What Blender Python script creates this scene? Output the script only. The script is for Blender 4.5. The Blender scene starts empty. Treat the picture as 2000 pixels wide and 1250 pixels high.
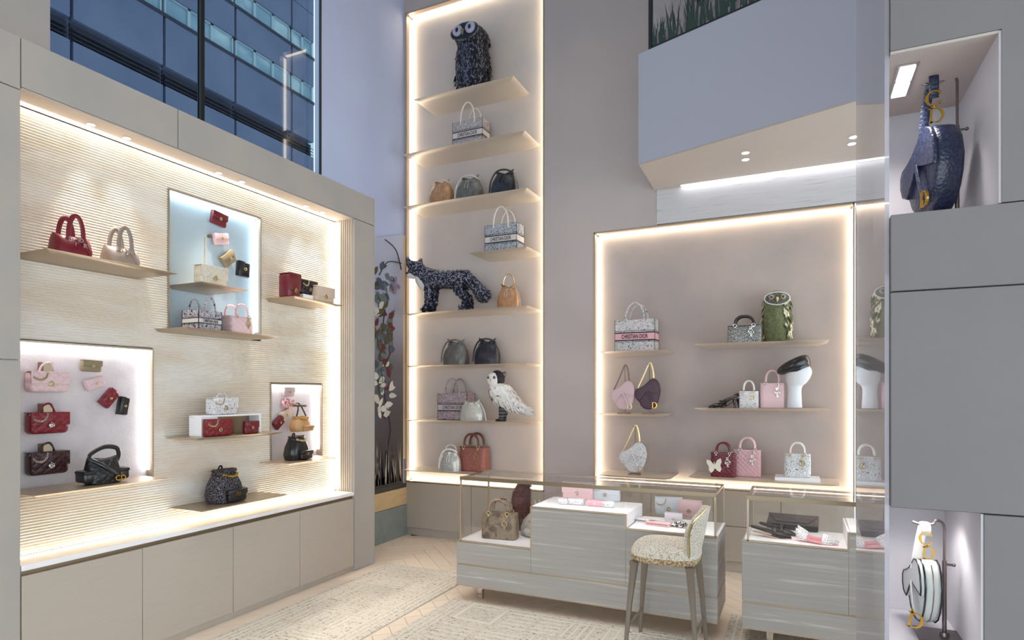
import bpy, bmesh, math, random
from mathutils import Vector, Matrix
R = math.radians
random.seed(7)
SC = bpy.context.scene
COL = SC.collection
# ------------------------------------------------------------------ camera
EYE, FPX = 1.6, 1200.0
TH = math.atan(560 / FPX)
cam = bpy.data.cameras.new('camera')
cam.sensor_width = 36; cam.lens = 36 * FPX / 2000; cam.shift_y = (768 - 625) / 2000
cam.clip_start = .05; cam.clip_end = 200
camo = bpy.data.objects.new('camera', cam); COL.objects.link(camo)
camo.location = (0, 0, EYE); camo.rotation_euler = (R(90), 0, TH)
SC.camera = camo
# ------------------------------------------------------------------ view, world, big lights
SC.view_settings.view_transform = 'Standard'; SC.view_settings.look = 'None'
SC.view_settings.gamma = 1; SC.view_settings.use_curve_mapping = False
SC.view_settings.exposure = 0.22
W = bpy.data.worlds.new('sky'); SC.world = W; W.use_nodes = True
W.node_tree.nodes['Background'].inputs[0].default_value = (.74, .86, .92, 1)
W.node_tree.nodes['Background'].inputs[1].default_value = 3.4
def area(name, loc, rot, sx, sy, power, col):
    l = bpy.data.lights.new(name, 'AREA'); l.shape = 'RECTANGLE'; l.size = sx; l.size_y = sy
    l.energy = power; l.color = col; l.spread = R(85)
    o = bpy.data.objects.new(name, l); COL.objects.link(o); o.location = loc; o.rotation_euler = rot
    return o
area('unseen_fill_lamp', (-1.6, 2.6, 7.4), (0, 0, 0), 3.6, 3.6, 39, (1, .96, .92))  # added fill lamps at the unseen ceiling, spread narrowed to lift the floor
area('unseen_fill_lamp', (-1.0, -1.6, 7.4), (0, 0, 0), 3.6, 3.0, 25, (1, .96, .92))
LED_WARM, LED_COOL, LED_WHITE = 11.0, 15.0, 16.0

# ------------------------------------------------------------------ pixel ray helpers (give real points on real planes)
CS, SN = math.cos(TH), math.sin(TH)
def ray(px, py):
    a = (px - 1000) / FPX; b = (768 - py) / FPX
    return (-SN + a * CS, CS + a * SN, b)
def onX(px, py, X):
    r = ray(px, py); t = X / r[0]; return Vector((X, t * r[1], EYE + t * r[2]))
def onY(px, py, Y):
    r = ray(px, py); t = Y / r[1]; return Vector((t * r[0], Y, EYE + t * r[2]))
def onZ(px, py, Z):
    r = ray(px, py); t = (Z - EYE) / r[2]; return Vector((t * r[0], t * r[1], Z))

# ------------------------------------------------------------------ text meshes (made first, while the scene is small)
TXT = {}
def make_text(s, offset=0.0):
    cu = bpy.data.curves.new('lettering', 'FONT'); cu.body = s; cu.size = 1
    cu.align_x = 'CENTER'; cu.align_y = 'CENTER'; cu.offset = offset; cu.resolution_u = 3
    o = bpy.data.objects.new('lettering', cu); COL.objects.link(o)
    dg = bpy.context.evaluated_depsgraph_get()
    me = bpy.data.meshes.new_from_object(o.evaluated_get(dg))
    v = [x.co.copy() for x in me.vertices]; f = [tuple(p.vertices) for p in me.polygons]
    xs = [q.x for q in v]; ys = [q.y for q in v]
    cx = (min(xs) + max(xs)) / 2; cy = (min(ys) + max(ys)) / 2
    TXT[s] = ([(q.x - cx, q.y - cy) for q in v], f, max(xs) - min(xs), max(ys) - min(ys))
    bpy.data.objects.remove(o); bpy.data.curves.remove(cu); bpy.data.meshes.remove(me)
for s in ('CHRISTIAN DIOR', 'CD', 'D', 'I', 'O', 'R', 'C'):
    make_text(s, .012)

# ------------------------------------------------------------------ mesh builder
class MB:
    def __init__(s): s.v = []; s.f = []
    def add(s, vs, fs, mtx=None):
        b = len(s.v)
        s.v += [tuple(mtx @ Vector(p)) if mtx else tuple(p) for p in vs]
        s.f += [tuple(i + b for i in q) for q in fs]
        return s
    def box(s, x0, x1, y0, y1, z0, z1, mtx=None):
        vs = [(x, y, z) for z in (z0, z1) for y in (y0, y1) for x in (x0, x1)]
        return s.add(vs, [(0, 2, 3, 1), (4, 5, 7, 6), (0, 1, 5, 4), (2, 6, 7, 3), (0, 4, 6, 2), (1, 3, 7, 5)], mtx)
    def rbox(s, x0, x1, y0, y1, z0, z1, r=.005, seg=2, mtx=None):
        bm = bmesh.new(); bmesh.ops.create_cube(bm, size=1)
        for v in bm.verts:
            v.co = Vector(((x0 + x1) / 2 + v.co.x * (x1 - x0), (y0 + y1) / 2 + v.co.y * (y1 - y0), (z0 + z1) / 2 + v.co.z * (z1 - z0)))
        r = min(r, .49 * min(x1 - x0, y1 - y0, z1 - z0))
        bmesh.ops.bevel(bm, geom=bm.edges[:], offset=r, segments=seg, profile=.5, affect='EDGES')
        bm.verts.index_update()
        s.add([v.co.copy() for v in bm.verts], [tuple(v.index for v in f.verts) for f in bm.faces], mtx); bm.free()
        return s
    def loft(s, rings, cap0=True, cap1=True, closed=True, mtx=None):
        n = len(rings[0]); vs = [p for r in rings for p in r]; fs = []
        for i in range(len(rings) - 1):
            for j in range(n if closed else n - 1):
                k = (j + 1) % n
                fs.append((i * n + j, i * n + k, (i + 1) * n + k, (i + 1) * n + j))
        if cap0: fs.append(tuple(range(n - 1, -1, -1)))
        if cap1: fs.append(tuple((len(rings) - 1) * n + j for j in range(n)))
        return s.add(vs, fs, mtx)
    def tube(s, path, r, n=8, closed=False, flat=1.0, mtx=None, up=None):
        P = [Vector(p) for p in path]; m = len(P)
        rs = r if isinstance(r, (list, tuple)) else [r] * m
        rings = []; prev = None
        for i in range(m):
            if closed: t = P[(i + 1) % m] - P[i - 1]
            else: t = P[min(i + 1, m - 1)] - P[max(i - 1, 0)]
            if t.length < 1e-9: t = Vector((0, 0, 1))
            t.normalize()
            if prev is None:
                u = Vector(up) if up else Vector((0, 1, 0))
                if abs(u.dot(t)) > .95: u = Vector((1, 0, 0))
            else: u = prev
            u = (u - t * u.dot(t)).normalized(); prev = u
            w = t.cross(u)
            rings.append([P[i] + u * (rs[i] * flat * math.cos(2 * math.pi * k / n)) + w * (rs[i] * math.sin(2 * math.pi * k / n)) for k in range(n)])
        if closed:
            rings.append(rings[0]); return s.loft(rings, False, False, True, mtx)
        return s.loft(rings, True, True, True, mtx)
    def prism(s, poly, a0, a1, plane='xz', mtx=None):
        n = len(poly)
        def P(p, a): return (p[0], a, p[1]) if plane == 'xz' else ((p[0], p[1], a) if plane == 'xy' else (a, p[0], p[1]))
        vs = [P(p, a0) for p in poly] + [P(p, a1) for p in poly]
        fs = [tuple(range(n)), tuple(range(2 * n - 1, n - 1, -1))] + [(i, i + n, (i + 1) % n + n, (i + 1) % n) for i in range(n)]
        return s.add(vs, fs, mtx)
    def pillow(s, poly, a0, a1, rnd=.25, plane='xz', mtx=None, bulge=0.0):
        """a prism of an outline with rounded-over edges, a0 the front"""
        cx = sum(p[0] for p in poly) / len(poly); cy = sum(p[1] for p in poly) / len(poly)
        def P(p, a): return (p[0], a, p[1]) if plane == 'xz' else ((p[0], p[1], a) if plane == 'xy' else (a, p[0], p[1]))
        def sc(k): return [(cx + (p[0] - cx) * k, cy + (p[1] - cy) * k) for p in poly]
        d = a1 - a0; rings = []
        for k, t in ((.55, -bulge), (1 - rnd * .55, 0), (1 - rnd * .2, .07), (1, .25), (1, .75), (1 - rnd * .2, .93), (1 - rnd * .55, 1)):
            rings.append([P(p, a0 + d * t) for p in sc(k)])
        return s.loft(rings, True, True, True, mtx)
    def lathe(s, prof, n=20, cx=0, cy=0, sx=1, sy=1, mtx=None):
        rings = [[(cx + r * sx * math.cos(2 * math.pi * k / n), cy + r * sy * math.sin(2 * math.pi * k / n), z) for k in range(n)] for r, z in prof]
        return s.loft(rings, True, True, True, mtx)
    def ball(s, c, rx, ry, rz, n=14, m=8, mtx=None):
        rings = []
        for i in range(m + 1):
            a = math.pi * i / m; q = max(math.sin(a), .02)
            rings.append([(c[0] + rx * q * math.cos(2 * math.pi * k / n), c[1] + ry * q * math.sin(2 * math.pi * k / n), c[2] - rz * math.cos(a)) for k in range(n)])
        return s.loft(rings, True, True, True, mtx)
    def torus(s, c, R0, r, axis='y', n=14, m=6, mtx=None, sx=1, sz=1):
        pts = []
        for k in range(n):
            a = 2 * math.pi * k / n; x, z = R0 * math.cos(a) * sx, R0 * math.sin(a) * sz
            pts.append((c[0] + x, c[1], c[2] + z) if axis == 'y' else ((c[0] + x, c[1] + z, c[2]) if axis == 'z' else (c[0], c[1] + x, c[2] + z)))
        return s.tube(pts, r, m, True, mtx=mtx)
    def text(s, t, c, width=None, height=None, depth=.0012, mtx=None):
        """lettering standing in the xz plane, facing -y"""
        v, f, w, h = TXT[t]
        kx = (width / w) if width else height / h
        kz = (height / h) if height else kx
        n = len(v)
        s.add([(c[0] + p[0] * kx, c[1], c[2] + p[1] * kz) for p in v], f, mtx)
        return s.add([(c[0] + p[0] * kx, c[1] + depth, c[2] + p[1] * kz) for p in v], f, mtx)
    def build(s, name, m, parent=None, sharp=38, label=None, kind=None, loc=None):
        me = bpy.data.meshes.new(name); me.from_pydata(s.v, [], s.f)
        bm = bmesh.new(); bm.from_mesh(me); bmesh.ops.recalc_face_normals(bm, faces=bm.faces); bm.to_mesh(me); bm.free()
        me.polygons.foreach_set('use_smooth', [True] * len(me.polygons))
        me.set_sharp_from_angle(angle=R(sharp))
        me.materials.append(m)
        o = bpy.data.objects.new(name, me); COL.objects.link(o)
        if parent: o.parent = parent
        if label: o['label'] = label
        if kind: o['kind'] = kind
        if loc: o.location = loc
        return o
def thing(name, label, cat, loc=(0, 0, 0), rz=0, group=None):
    o = bpy.data.objects.new(name, None); COL.objects.link(o); o.empty_display_size = .1
    o.location = loc; o.rotation_euler = (0, 0, rz); o['label'] = label; o['category'] = cat
    if group: o['group'] = group
    return o
def tag(o, label, cat, group=None):
    o['label'] = label; o['category'] = cat
    if group: o['group'] = group
    return o
def struct(o): o['kind'] = 'structure'; return o
def sring(z, a, b, cx=0, cy=0, n=28, p=4.0, dz=None):
    r = []
    for k in range(n):
        t = 2 * math.pi * (k + .5) / n; c, s_ = math.cos(t), math.sin(t)
        x = a * math.copysign(abs(c) ** (2 / p), c); y = b * math.copysign(abs(s_) ** (2 / p), s_)
        r.append((cx + x, cy + y, z + (dz(t) if dz else 0)))
    return r
def arc(x0, x1, y, z0, h, n=14, p=2.0):
    """an arch from (x0,z0) over to (x1,z0), h high"""
    cx, a = (x0 + x1) / 2, (x1 - x0) / 2; out = []
    for k in range(n + 1):
        t = math.pi * (1 - k / n); c, s_ = math.cos(t), math.sin(t)
        out.append((cx + a * math.copysign(abs(c) ** (2 / p), c), y, z0 + h * abs(s_) ** (2 / p)))
    return out
def smooth_path(pts, k=4):
    P = [Vector(p) for p in pts]; out = []
    for i in range(len(P) - 1):
        a, b, c, d = P[max(i - 1, 0)], P[i], P[i + 1], P[min(i + 2, len(P) - 1)]
        for j in range(k):
            t = j / k
            out.append(.5 * ((2 * b) + (c - a) * t + (2 * a - 5 * b + 4 * c - d) * t * t + (3 * b - a - 3 * c + d) * t ** 3))
    out.append(P[-1]); return out
# ------------------------------------------------------------------ materials
def lin(c): return tuple((x / 255 / 12.92 if x / 255 <= .04045 else ((x / 255 + .055) / 1.055) ** 2.4) for x in c)
def newmat(name):
    m = bpy.data.materials.new(name); m.use_nodes = True
    nt = m.node_tree; return m, nt, nt.nodes['Principled BSDF']
def M(name, rgb, rough=.5, metal=0.0, var=None, scale=6, bump=0, bscale=60, coat=0, stretch=(1, 1, 1), spec=.5, detail=4, sheen=0):
    """plain material; var = second sRGB colour mixed in by noise; bump = strength of fine relief"""
    m, nt, b = newmat(name); N = nt.nodes; L = nt.links
    b.inputs['Base Color'].default_value = (*lin(rgb), 1); b.inputs['Roughness'].default_value = rough
    b.inputs['Metallic'].default_value = metal; b.inputs['Coat Weight'].default_value = coat
    b.inputs['Coat Roughness'].default_value = .08; b.inputs['Specular IOR Level'].default_value = spec
    b.inputs['Sheen Weight'].default_value = sheen
    tc = N.new('ShaderNodeTexCoord'); mp = N.new('ShaderNodeMapping'); mp.inputs['Scale'].default_value = stretch
    L.new(tc.outputs['Object'], mp.inputs[0])
    if var:
        no = N.new('ShaderNodeTexNoise'); no.inputs['Scale'].default_value = scale; no.inputs['Detail'].default_value = detail
        cr = N.new('ShaderNodeValToRGB'); cr.color_ramp.elements[0].position = .35; cr.color_ramp.elements[1].position = .65
        cr.color_ramp.elements[0].color = (*lin(rgb), 1); cr.color_ramp.elements[1].color = (*lin(var), 1)
        L.new(mp.outputs[0], no.inputs['Vector']); L.new(no.outputs[0], cr.inputs[0]); L.new(cr.outputs[0], b.inputs['Base Color'])
    if bump:
        n2 = N.new('ShaderNodeTexNoise'); n2.inputs['Scale'].default_value = bscale; n2.inputs['Detail'].default_value = 3
        bp = N.new('ShaderNodeBump'); bp.inputs['Strength'].default_value = bump; bp.inputs['Distance'].default_value = .01
        L.new(mp.outputs[0], n2.inputs['Vector']); L.new(n2.outputs[0], bp.inputs['Height']); L.new(bp.outputs[0], b.inputs['Normal'])
    return m
def PAT(name, stops, scale=20, kind='noise', rough=.7, detail=3, dist=0, stretch=(1, 1, 1), rot=(0, 0, 0), const=True, metal=0, feature=None, bump=0, coat=0):
    """printed or woven pattern: a texture through a colour ramp of (position, sRGB) stops"""
    m, nt, b = newmat(name); N = nt.nodes; L = nt.links
    b.inputs['Roughness'].default_value = rough; b.inputs['Metallic'].default_value = metal; b.inputs['Coat Weight'].default_value = coat
    tc = N.new('ShaderNodeTexCoord'); mp = N.new('ShaderNodeMapping'); mp.inputs['Scale'].default_value = stretch; mp.inputs['Rotation'].default_value = rot
    L.new(tc.outputs['Object'], mp.inputs[0])
    if kind == 'noise':
        t = N.new('ShaderNodeTexNoise'); t.inputs['Scale'].default_value = scale; t.inputs['Detail'].default_value = detail; t.inputs['Distortion'].default_value = dist; out = t.outputs[0]
    elif kind == 'voronoi':
        t = N.new('ShaderNodeTexVoronoi'); t.inputs['Scale'].default_value = scale
        t.feature = feature or 'F1'; out = t.outputs['Distance']
    else:
        t = N.new('ShaderNodeTexWave'); t.inputs['Scale'].default_value = scale; t.inputs['Distortion'].default_value = dist; t.inputs['Detail'].default_value = detail; t.inputs['Detail Scale'].default_value = 2.0
        t.bands_direction = feature or 'Z'; out = t.outputs['Color']
    L.new(mp.outputs[0], t.inputs['Vector'])
    cr = N.new('ShaderNodeValToRGB'); cr.color_ramp.interpolation = 'CONSTANT' if const else 'LINEAR'
    e = cr.color_ramp.elements
    while len(e) < len(stops): e.new(.5)
    for el, (p, c) in zip(e, stops): el.position = p; el.color = (*lin(c), 1)
    for el, (p, c) in zip(list(e), stops): el.position = p; el.color = (*lin(c), 1)
    L.new(out, cr.inputs[0]); L.new(cr.outputs[0], b.inputs['Base Color'])
    if bump:
        bp = N.new('ShaderNodeBump'); bp.inputs['Strength'].default_value = bump; bp.inputs['Distance'].default_value = .01
        L.new(out, bp.inputs['Height']); L.new(bp.outputs[0], b.inputs['Normal'])
    return m
def QUILT(name, rgb, rough=.4, scale=9, bump=.6, coat=.15):
    """quilted leather: two diagonal sets of stitched lines as relief"""
    m, nt, b = newmat(name); N = nt.nodes; L = nt.links
    b.inputs['Base Color'].default_value = (*lin(rgb), 1); b.inputs['Roughness'].default_value = rough; b.inputs['Coat Weight'].default_value = coat
    tc = N.new('ShaderNodeTexCoord'); last = None
    for a in (45, -45):
        mp = N.new('ShaderNodeMapping'); mp.inputs['Rotation'].default_value = (0, R(a), 0); L.new(tc.outputs['Object'], mp.inputs[0])
        w = N.new('ShaderNodeTexWave'); w.inputs['Scale'].default_value = scale; w.bands_direction = 'X'; L.new(mp.outputs[0], w.inputs['Vector'])
        pw = N.new('ShaderNodeMath'); pw.operation = 'POWER'; pw.inputs[1].default_value = .35; L.new(w.outputs['Color'], pw.inputs[0])
        if last:
            mi = N.new('ShaderNodeMath'); mi.operation = 'MULTIPLY'; L.new(last.outputs[0], mi.inputs[0]); L.new(pw.outputs[0], mi.inputs[1]); last = mi
        else: last = pw
    bp = N.new('ShaderNodeBump'); bp.inputs['Strength'].default_value = bump; bp.inputs['Distance'].default_value = .006
    L.new(last.outputs[0], bp.inputs['Height']); L.new(bp.outputs[0], b.inputs['Normal'])
    return m
def EMIT(name, rgb, k):
    m = bpy.data.materials.new(name); m.use_nodes = True; nt = m.node_tree
    nt.nodes.remove(nt.nodes['Principled BSDF']); e = nt.nodes.new('ShaderNodeEmission')
    e.inputs[0].default_value = (*lin(rgb), 1); e.inputs[1].default_value = k
    nt.links.new(e.outputs[0], nt.nodes['Material Output'].inputs[0]); return m
def GLASS(name, tint=(1, 1, 1), ior=1.45, rough=.0, painted_sheen=None):
    """a thin pane: see-through with a Fresnel reflection"""
    m = bpy.data.materials.new(name); m.use_nodes = True; nt = m.node_tree; N = nt.nodes; L = nt.links
    N.remove(N['Principled BSDF'])
    t = N.new('ShaderNodeBsdfTransparent'); t.inputs[0].default_value = (*tint, 1)
    g = N.new('ShaderNodeBsdfGlossy'); g.inputs['Roughness'].default_value = rough
    ge = N.new('ShaderNodeNewGeometry'); dt = N.new('ShaderNodeVectorMath'); dt.operation = 'DOT_PRODUCT'
    L.new(ge.outputs['Incoming'], dt.inputs[0]); L.new(ge.outputs['Normal'], dt.inputs[1])
    def math_(op, x, y=None):
        n = N.new('ShaderNodeMath'); n.operation = op; n.use_clamp = op == 'SUBTRACT'
        for k, q in enumerate((x, y)):
            if q is None: continue
            if isinstance(q, (int, float)): n.inputs[k].default_value = q
            else: L.new(q, n.inputs[k])
        return n.outputs[0]
    f0 = ((ior - 1) / (ior + 1)) ** 2
    sch = math_('ADD', math_('MULTIPLY', math_('POWER', math_('SUBTRACT', 1.0, math_('ABSOLUTE', dt.outputs['Value'])), 5.0), 1 - f0), f0)
    if painted_sheen:
        df = N.new('ShaderNodeBsdfDiffuse'); df.inputs[0].default_value = (*painted_sheen[:3], 1); m0 = N.new('ShaderNodeMixShader'); m0.inputs[0].default_value = painted_sheen[3]
        L.new(t.outputs[0], m0.inputs[1]); L.new(df.outputs[0], m0.inputs[2]); t = m0
    mx = N.new('ShaderNodeMixShader'); L.new(sch, mx.inputs[0]); L.new(t.outputs[0], mx.inputs[1]); L.new(g.outputs[0], mx.inputs[2])
    L.new(mx.outputs[0], N['Material Output'].inputs[0]); return m

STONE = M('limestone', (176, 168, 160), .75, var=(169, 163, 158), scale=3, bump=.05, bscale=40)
STONE_G = M('grey_limestone', (126, 121, 122), .8, var=(121, 117, 119), scale=2.5, bump=.08, bscale=35)
PLASTER = M('plaster', (190, 178, 176), .85, var=(182, 172, 172), scale=1.4, bump=.05, bscale=30)
PLASTER_L = M('pale_plaster', (206, 202, 206), .85, var=(200, 198, 204), scale=1.2)
PLASTER_N = M('niche_plaster', (214, 200, 192), .8, var=(203, 193, 190), scale=2.6, bump=.06, bscale=25)
SOFFIT = M('soffit_paint', (196, 184, 176), .8, var=(190, 180, 173), scale=1.5)
BALC = M('balcony_paint', (172, 174, 190), .8)
WOODW = PAT('pale_wood', [(0, (160, 156, 158)), (.3, (176, 172, 174)), (.36, (200, 198, 202)), (.7, (208, 206, 210)), (1, (196, 192, 194))], 3, 'noise', .6, 6, 0, (1.2, 1.2, 26), const=False)
VENEER = PAT('greige_veneer', [(0, (176, 164, 152)), (.5, (184, 173, 161)), (1, (172, 162, 152))], 4, 'noise', .55, 6, .3, (1, .9, 14), const=False)
RIB = PAT('ribbed_straw', [(0, (226, 210, 188)), (.42, (236, 224, 208)), (.6, (243, 237, 228)), (1, (247, 244, 240))], 1.6, 'noise', .5, 4, .4, (1, 1, 3), const=False)
STRAW = PAT('grey_straw_marquetry', [(0, (158, 153, 149)), (.4, (168, 163, 159)), (.58, (173, 169, 165)), (.68, (202, 198, 193)), (.72, (168, 163, 159)), (1, (176, 172, 168))], 5, 'noise', .38, 5, 0, (.25, .25, 9), const=False)
NWHITE = M('white_leather_panel', (214, 206, 208), .75, var=(204, 196, 200), scale=9, bump=.15, bscale=90)
NBLUE = M('pale_blue_panel', (178, 196, 206), .7)
CHAMP = M('champagne_metal', (192, 174, 152), .36, .7, var=(184, 168, 148), scale=3)
CHAMP_D = M('bronze_metal', (150, 134, 112), .3, .9)
SHELF_M = M('satin_champagne', (222, 210, 196), .4, .5)
CHROME = M('polished_nickel', (215, 208, 200), .12, 1)
GOLD = M('gold_metal', (204, 160, 70), .25, 1)
PGOLD = M('pale_gold_metal', (206, 186, 140), .28, 1)
SILVER = M('silver_metal', (210, 206, 202), .2, 1)
BLACKM = M('black_metal', (18, 19, 24), .4)
WHITE = M('white_lacquer', (244, 243, 246), .4)
PLANK = PAT('oak_plank', [(0, (230, 210, 190)), (.5, (238, 221, 203)), (1, (225, 205, 186))], 5, 'noise', .45, 5, .2, (1, 7, 1), const=False)
PLANK2 = PAT('light_oak_plank', [(0, (238, 222, 204)), (.5, (232, 215, 197)), (1, (242, 228, 212))], 5, 'noise', .45, 5, .2, (1, 7, 1), const=False)
FLOORB = M('floor_joint', (130, 110, 92), .8)
RUG = PAT('flecked_wool', [(0, (84, 74, 64)), (.33, (134, 122, 106)), (.39, (212, 202, 188)), (.6, (222, 213, 200)), (1, (228, 220, 208))], 46, 'noise', .95, 2, 0, (1, 2.2, 1), const=False, bump=.5)
RUGL = M('cream_wool', (232, 224, 210), .95, bump=.5, bscale=140)
EM_WARM = EMIT('warm_led', (255, 240, 212), LED_WARM)
EM_COOL = EMIT('cool_led', (222, 242, 255), LED_COOL)
EM_WHITE = EMIT('white_led', (255, 250, 248), LED_WHITE)
EM_SPOT = EMIT('spot_lens', (255, 246, 232), 9)
GL = GLASS('clear_glass', (.994, .997, .996))
GLW = GLASS('window_glass', (.36, .43, .45), 1.5)
GLS = GLASS('screen_glass', (.99, .99, 1), 1.5, painted_sheen=(.66, .64, .72, .45))  # lilac diffuse share paints in the reflection of the bright left wall
# bag materials
RED = M('red_calfskin', (108, 12, 28), .35, coat=.2, bump=.1, bscale=50)
REDQ = QUILT('red_quilted_leather', (122, 12, 30), scale=9)
BURGQ = QUILT('burgundy_quilted_leather', (52, 14, 22), scale=9)
PINKQ = QUILT('powder_pink_quilted_leather', (226, 196, 200), scale=9)
CREAMQ = QUILT('cream_quilted_leather', (214, 206, 190), scale=9)
TAUPE = M('taupe_calfskin', (140, 126, 116), .4, coat=.1, bump=.1, bscale=50)
BLACK = M('black_leather', (20, 19, 22), .32, coat=.25, bump=.1, bscale=80)
BLACKQ = QUILT('black_quilted_leather', (20, 19, 22), scale=9)
NAVY = M('navy_leather', (34, 44, 74), .35, coat=.25, bump=.35, bscale=55)
TAN = M('tan_crackled_leather', (196, 150, 110), .35, .2, var=(176, 130, 92), scale=18, bump=.3, bscale=40)
GREYL = M('grey_crackled_leather', (120, 118, 114), .35, .25, var=(98, 97, 96), scale=18, bump=.3, bscale=40)
DKNAVY = M('dark_navy_leather', (30, 31, 40), .35, var=(44, 46, 58), scale=18, bump=.3, bscale=40)
SILVL = M('silver_crackled_leather', (206, 204, 198), .3, .35, var=(188, 188, 184), scale=14, bump=.5, bscale=26)
WHITEL = M('white_leather', (232, 228, 226), .45)
BEIGE = M('beige_leather', (206, 184, 166), .45)
PINK = M('pink_leather', (228, 192, 196), .42, coat=.1)
PINKB = M('rose_pink_leather', (224, 168, 180), .42)
PINKQ2 = QUILT('blush_cannage_leather', (220, 172, 178), scale=11)
TERRA = QUILT('terracotta_cannage_leather', (160, 96, 84), scale=11)
REDC = QUILT('burgundy_cannage_leather', (106, 14, 34), scale=11)
OLIVE = M('khaki_leather', (142, 126, 98), .45)
PLUM = M('plum_leather', (74, 48, 64), .45)
LILAC = M('lilac_pink_leather', (206, 176, 182), .45)
BLUEG = M('pale_blue_leather', (206, 212, 220), .45)
TOILE_G = PAT('grey_toile_print', [(0, (96, 88, 96)), (0.36, (154, 144, 150)), (0.42, (212, 202, 202)), (0.455, (96, 88, 96)), (0.475, (212, 202, 202)), (0.5, (154, 144, 150)), (0.535, (212, 202, 202)), (0.56, (96, 88, 96)), (0.59, (154, 144, 150)), (0.63, (212, 202, 202)), (0.67, (96, 88, 96))], 38, rough=.8, detail=5, dist=.6)
TOILE_N = PAT('navy_toile_print', [(0, (50, 60, 88)), (0.36, (112, 120, 138)), (0.42, (216, 216, 216)), (0.455, (50, 60, 88)), (0.475, (216, 216, 216)), (0.5, (112, 120, 138)), (0.535, (216, 216, 216)), (0.56, (50, 60, 88)), (0.59, (112, 120, 138)), (0.63, (216, 216, 216)), (0.67, (50, 60, 88))], 34, rough=.8, detail=5, dist=.6)
TOILE_P = PAT('mauve_toile_print', [(0, (100, 78, 88)), (0.36, (146, 122, 130)), (0.42, (204, 188, 192)), (0.455, (100, 78, 88)), (0.475, (204, 188, 192)), (0.5, (146, 122, 130)), (0.535, (204, 188, 192)), (0.56, (100, 78, 88)), (0.59, (146, 122, 130)), (0.63, (204, 188, 192)), (0.67, (100, 78, 88))], 40, rough=.8, detail=5, dist=.6)
TOILE_I = PAT('ink_toile_print', [(0, (44, 40, 56)), (0.36, (116, 108, 124)), (0.42, (226, 220, 224)), (0.455, (44, 40, 56)), (0.475, (226, 220, 224)), (0.5, (116, 108, 124)), (0.535, (226, 220, 224)), (0.56, (44, 40, 56)), (0.59, (116, 108, 124)), (0.63, (226, 220, 224)), (0.67, (44, 40, 56))], 40, rough=.8, detail=5, dist=.6)
FLORAL = PAT('meadow_floral_print', [(0, (70, 96, 84)), (.36, (150, 168, 166)), (.41, (222, 216, 220)), (.45, (96, 116, 112)), (.48, (206, 212, 210)), (.52, (222, 178, 190)), (.56, (226, 218, 222)), (.6, (70, 86, 92)), (.63, (190, 200, 196)), (.68, (214, 158, 172))], 34, rough=.8, detail=5, dist=.6)
WFLOR = PAT('white_sketch_print', [(0, (238, 236, 238)), (0.34, (150, 146, 152)), (0.37, (238, 236, 238)), (0.43, (110, 104, 112)), (0.452, (238, 236, 238)), (0.5, (150, 146, 152)), (0.515, (238, 236, 238)), (0.56, (110, 104, 112)), (0.585, (238, 236, 238)), (0.64, (150, 146, 152)), (0.67, (238, 236, 238))], 26, rough=0.5, detail=4, dist=0.8)
WBUTT = PAT('white_garden_print', [(0, (238, 237, 238)), (0.33, (176, 160, 150)), (0.37, (238, 237, 238)), (0.42, (110, 104, 112)), (0.442, (238, 237, 238)), (0.5, (190, 186, 192)), (0.52, (238, 237, 238)), (0.57, (110, 112, 120)), (0.6, (238, 237, 238)), (0.65, (206, 178, 156)), (0.69, (238, 237, 238))], 24, rough=0.5, detail=4, dist=0.8)
TWEED = PAT('black_tweed', [(0, (20, 18, 24)), (.5, (34, 30, 38)), (.57, (180, 172, 182)), (.61, (32, 28, 34)), (.67, (96, 74, 84)), (.7, (22, 20, 26))], 150, rough=.9, detail=1, bump=.4)
PYTH = PAT('python_skin', [(0, (58, 46, 38)), (.42, (92, 76, 62)), (.55, (138, 118, 98)), (1, (72, 58, 48))], 14, 'noise', .45, 3, .6, (1, 1, 1), const=False, bump=.2)
WOVEN = PAT('black_silver_weave', [(0, (24, 24, 28)), (.42, (30, 30, 34)), (.5, (176, 174, 170)), (1, (200, 198, 194))], 200, 'voronoi', .4, feature='F1', metal=.3)
CROC = PAT('navy_croc_leather', [(0, (20, 25, 44)), (.5, (32, 40, 66)), (1, (54, 62, 90))], 110, 'voronoi', .32, const=False, bump=.2, coat=.25)
BOUCLE = PAT('jacquard_boucle', [(0, (170, 154, 128)), (.4, (192, 178, 156)), (.46, (222, 216, 206)), (1, (232, 228, 222))], 120, 'noise', .95, 3, .6, const=True, bump=.3)

WALLB = M('lavender_wall_paint', (198, 210, 240), .85, var=(194, 202, 234), scale=1.2)
# ------------------------------------------------------------------ the room
XF, XB = -3.62, -3.83            # left display wall: face, ribbed back
YW, YN = 5.80, 5.90              # back wall: face, niche back
XO = -4.06                       # outer (window) wall
floor = struct(MB().box(-4.3, 3.0, -4, 6.1, -.12, -.006).build('floor', FLOORB))
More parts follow.
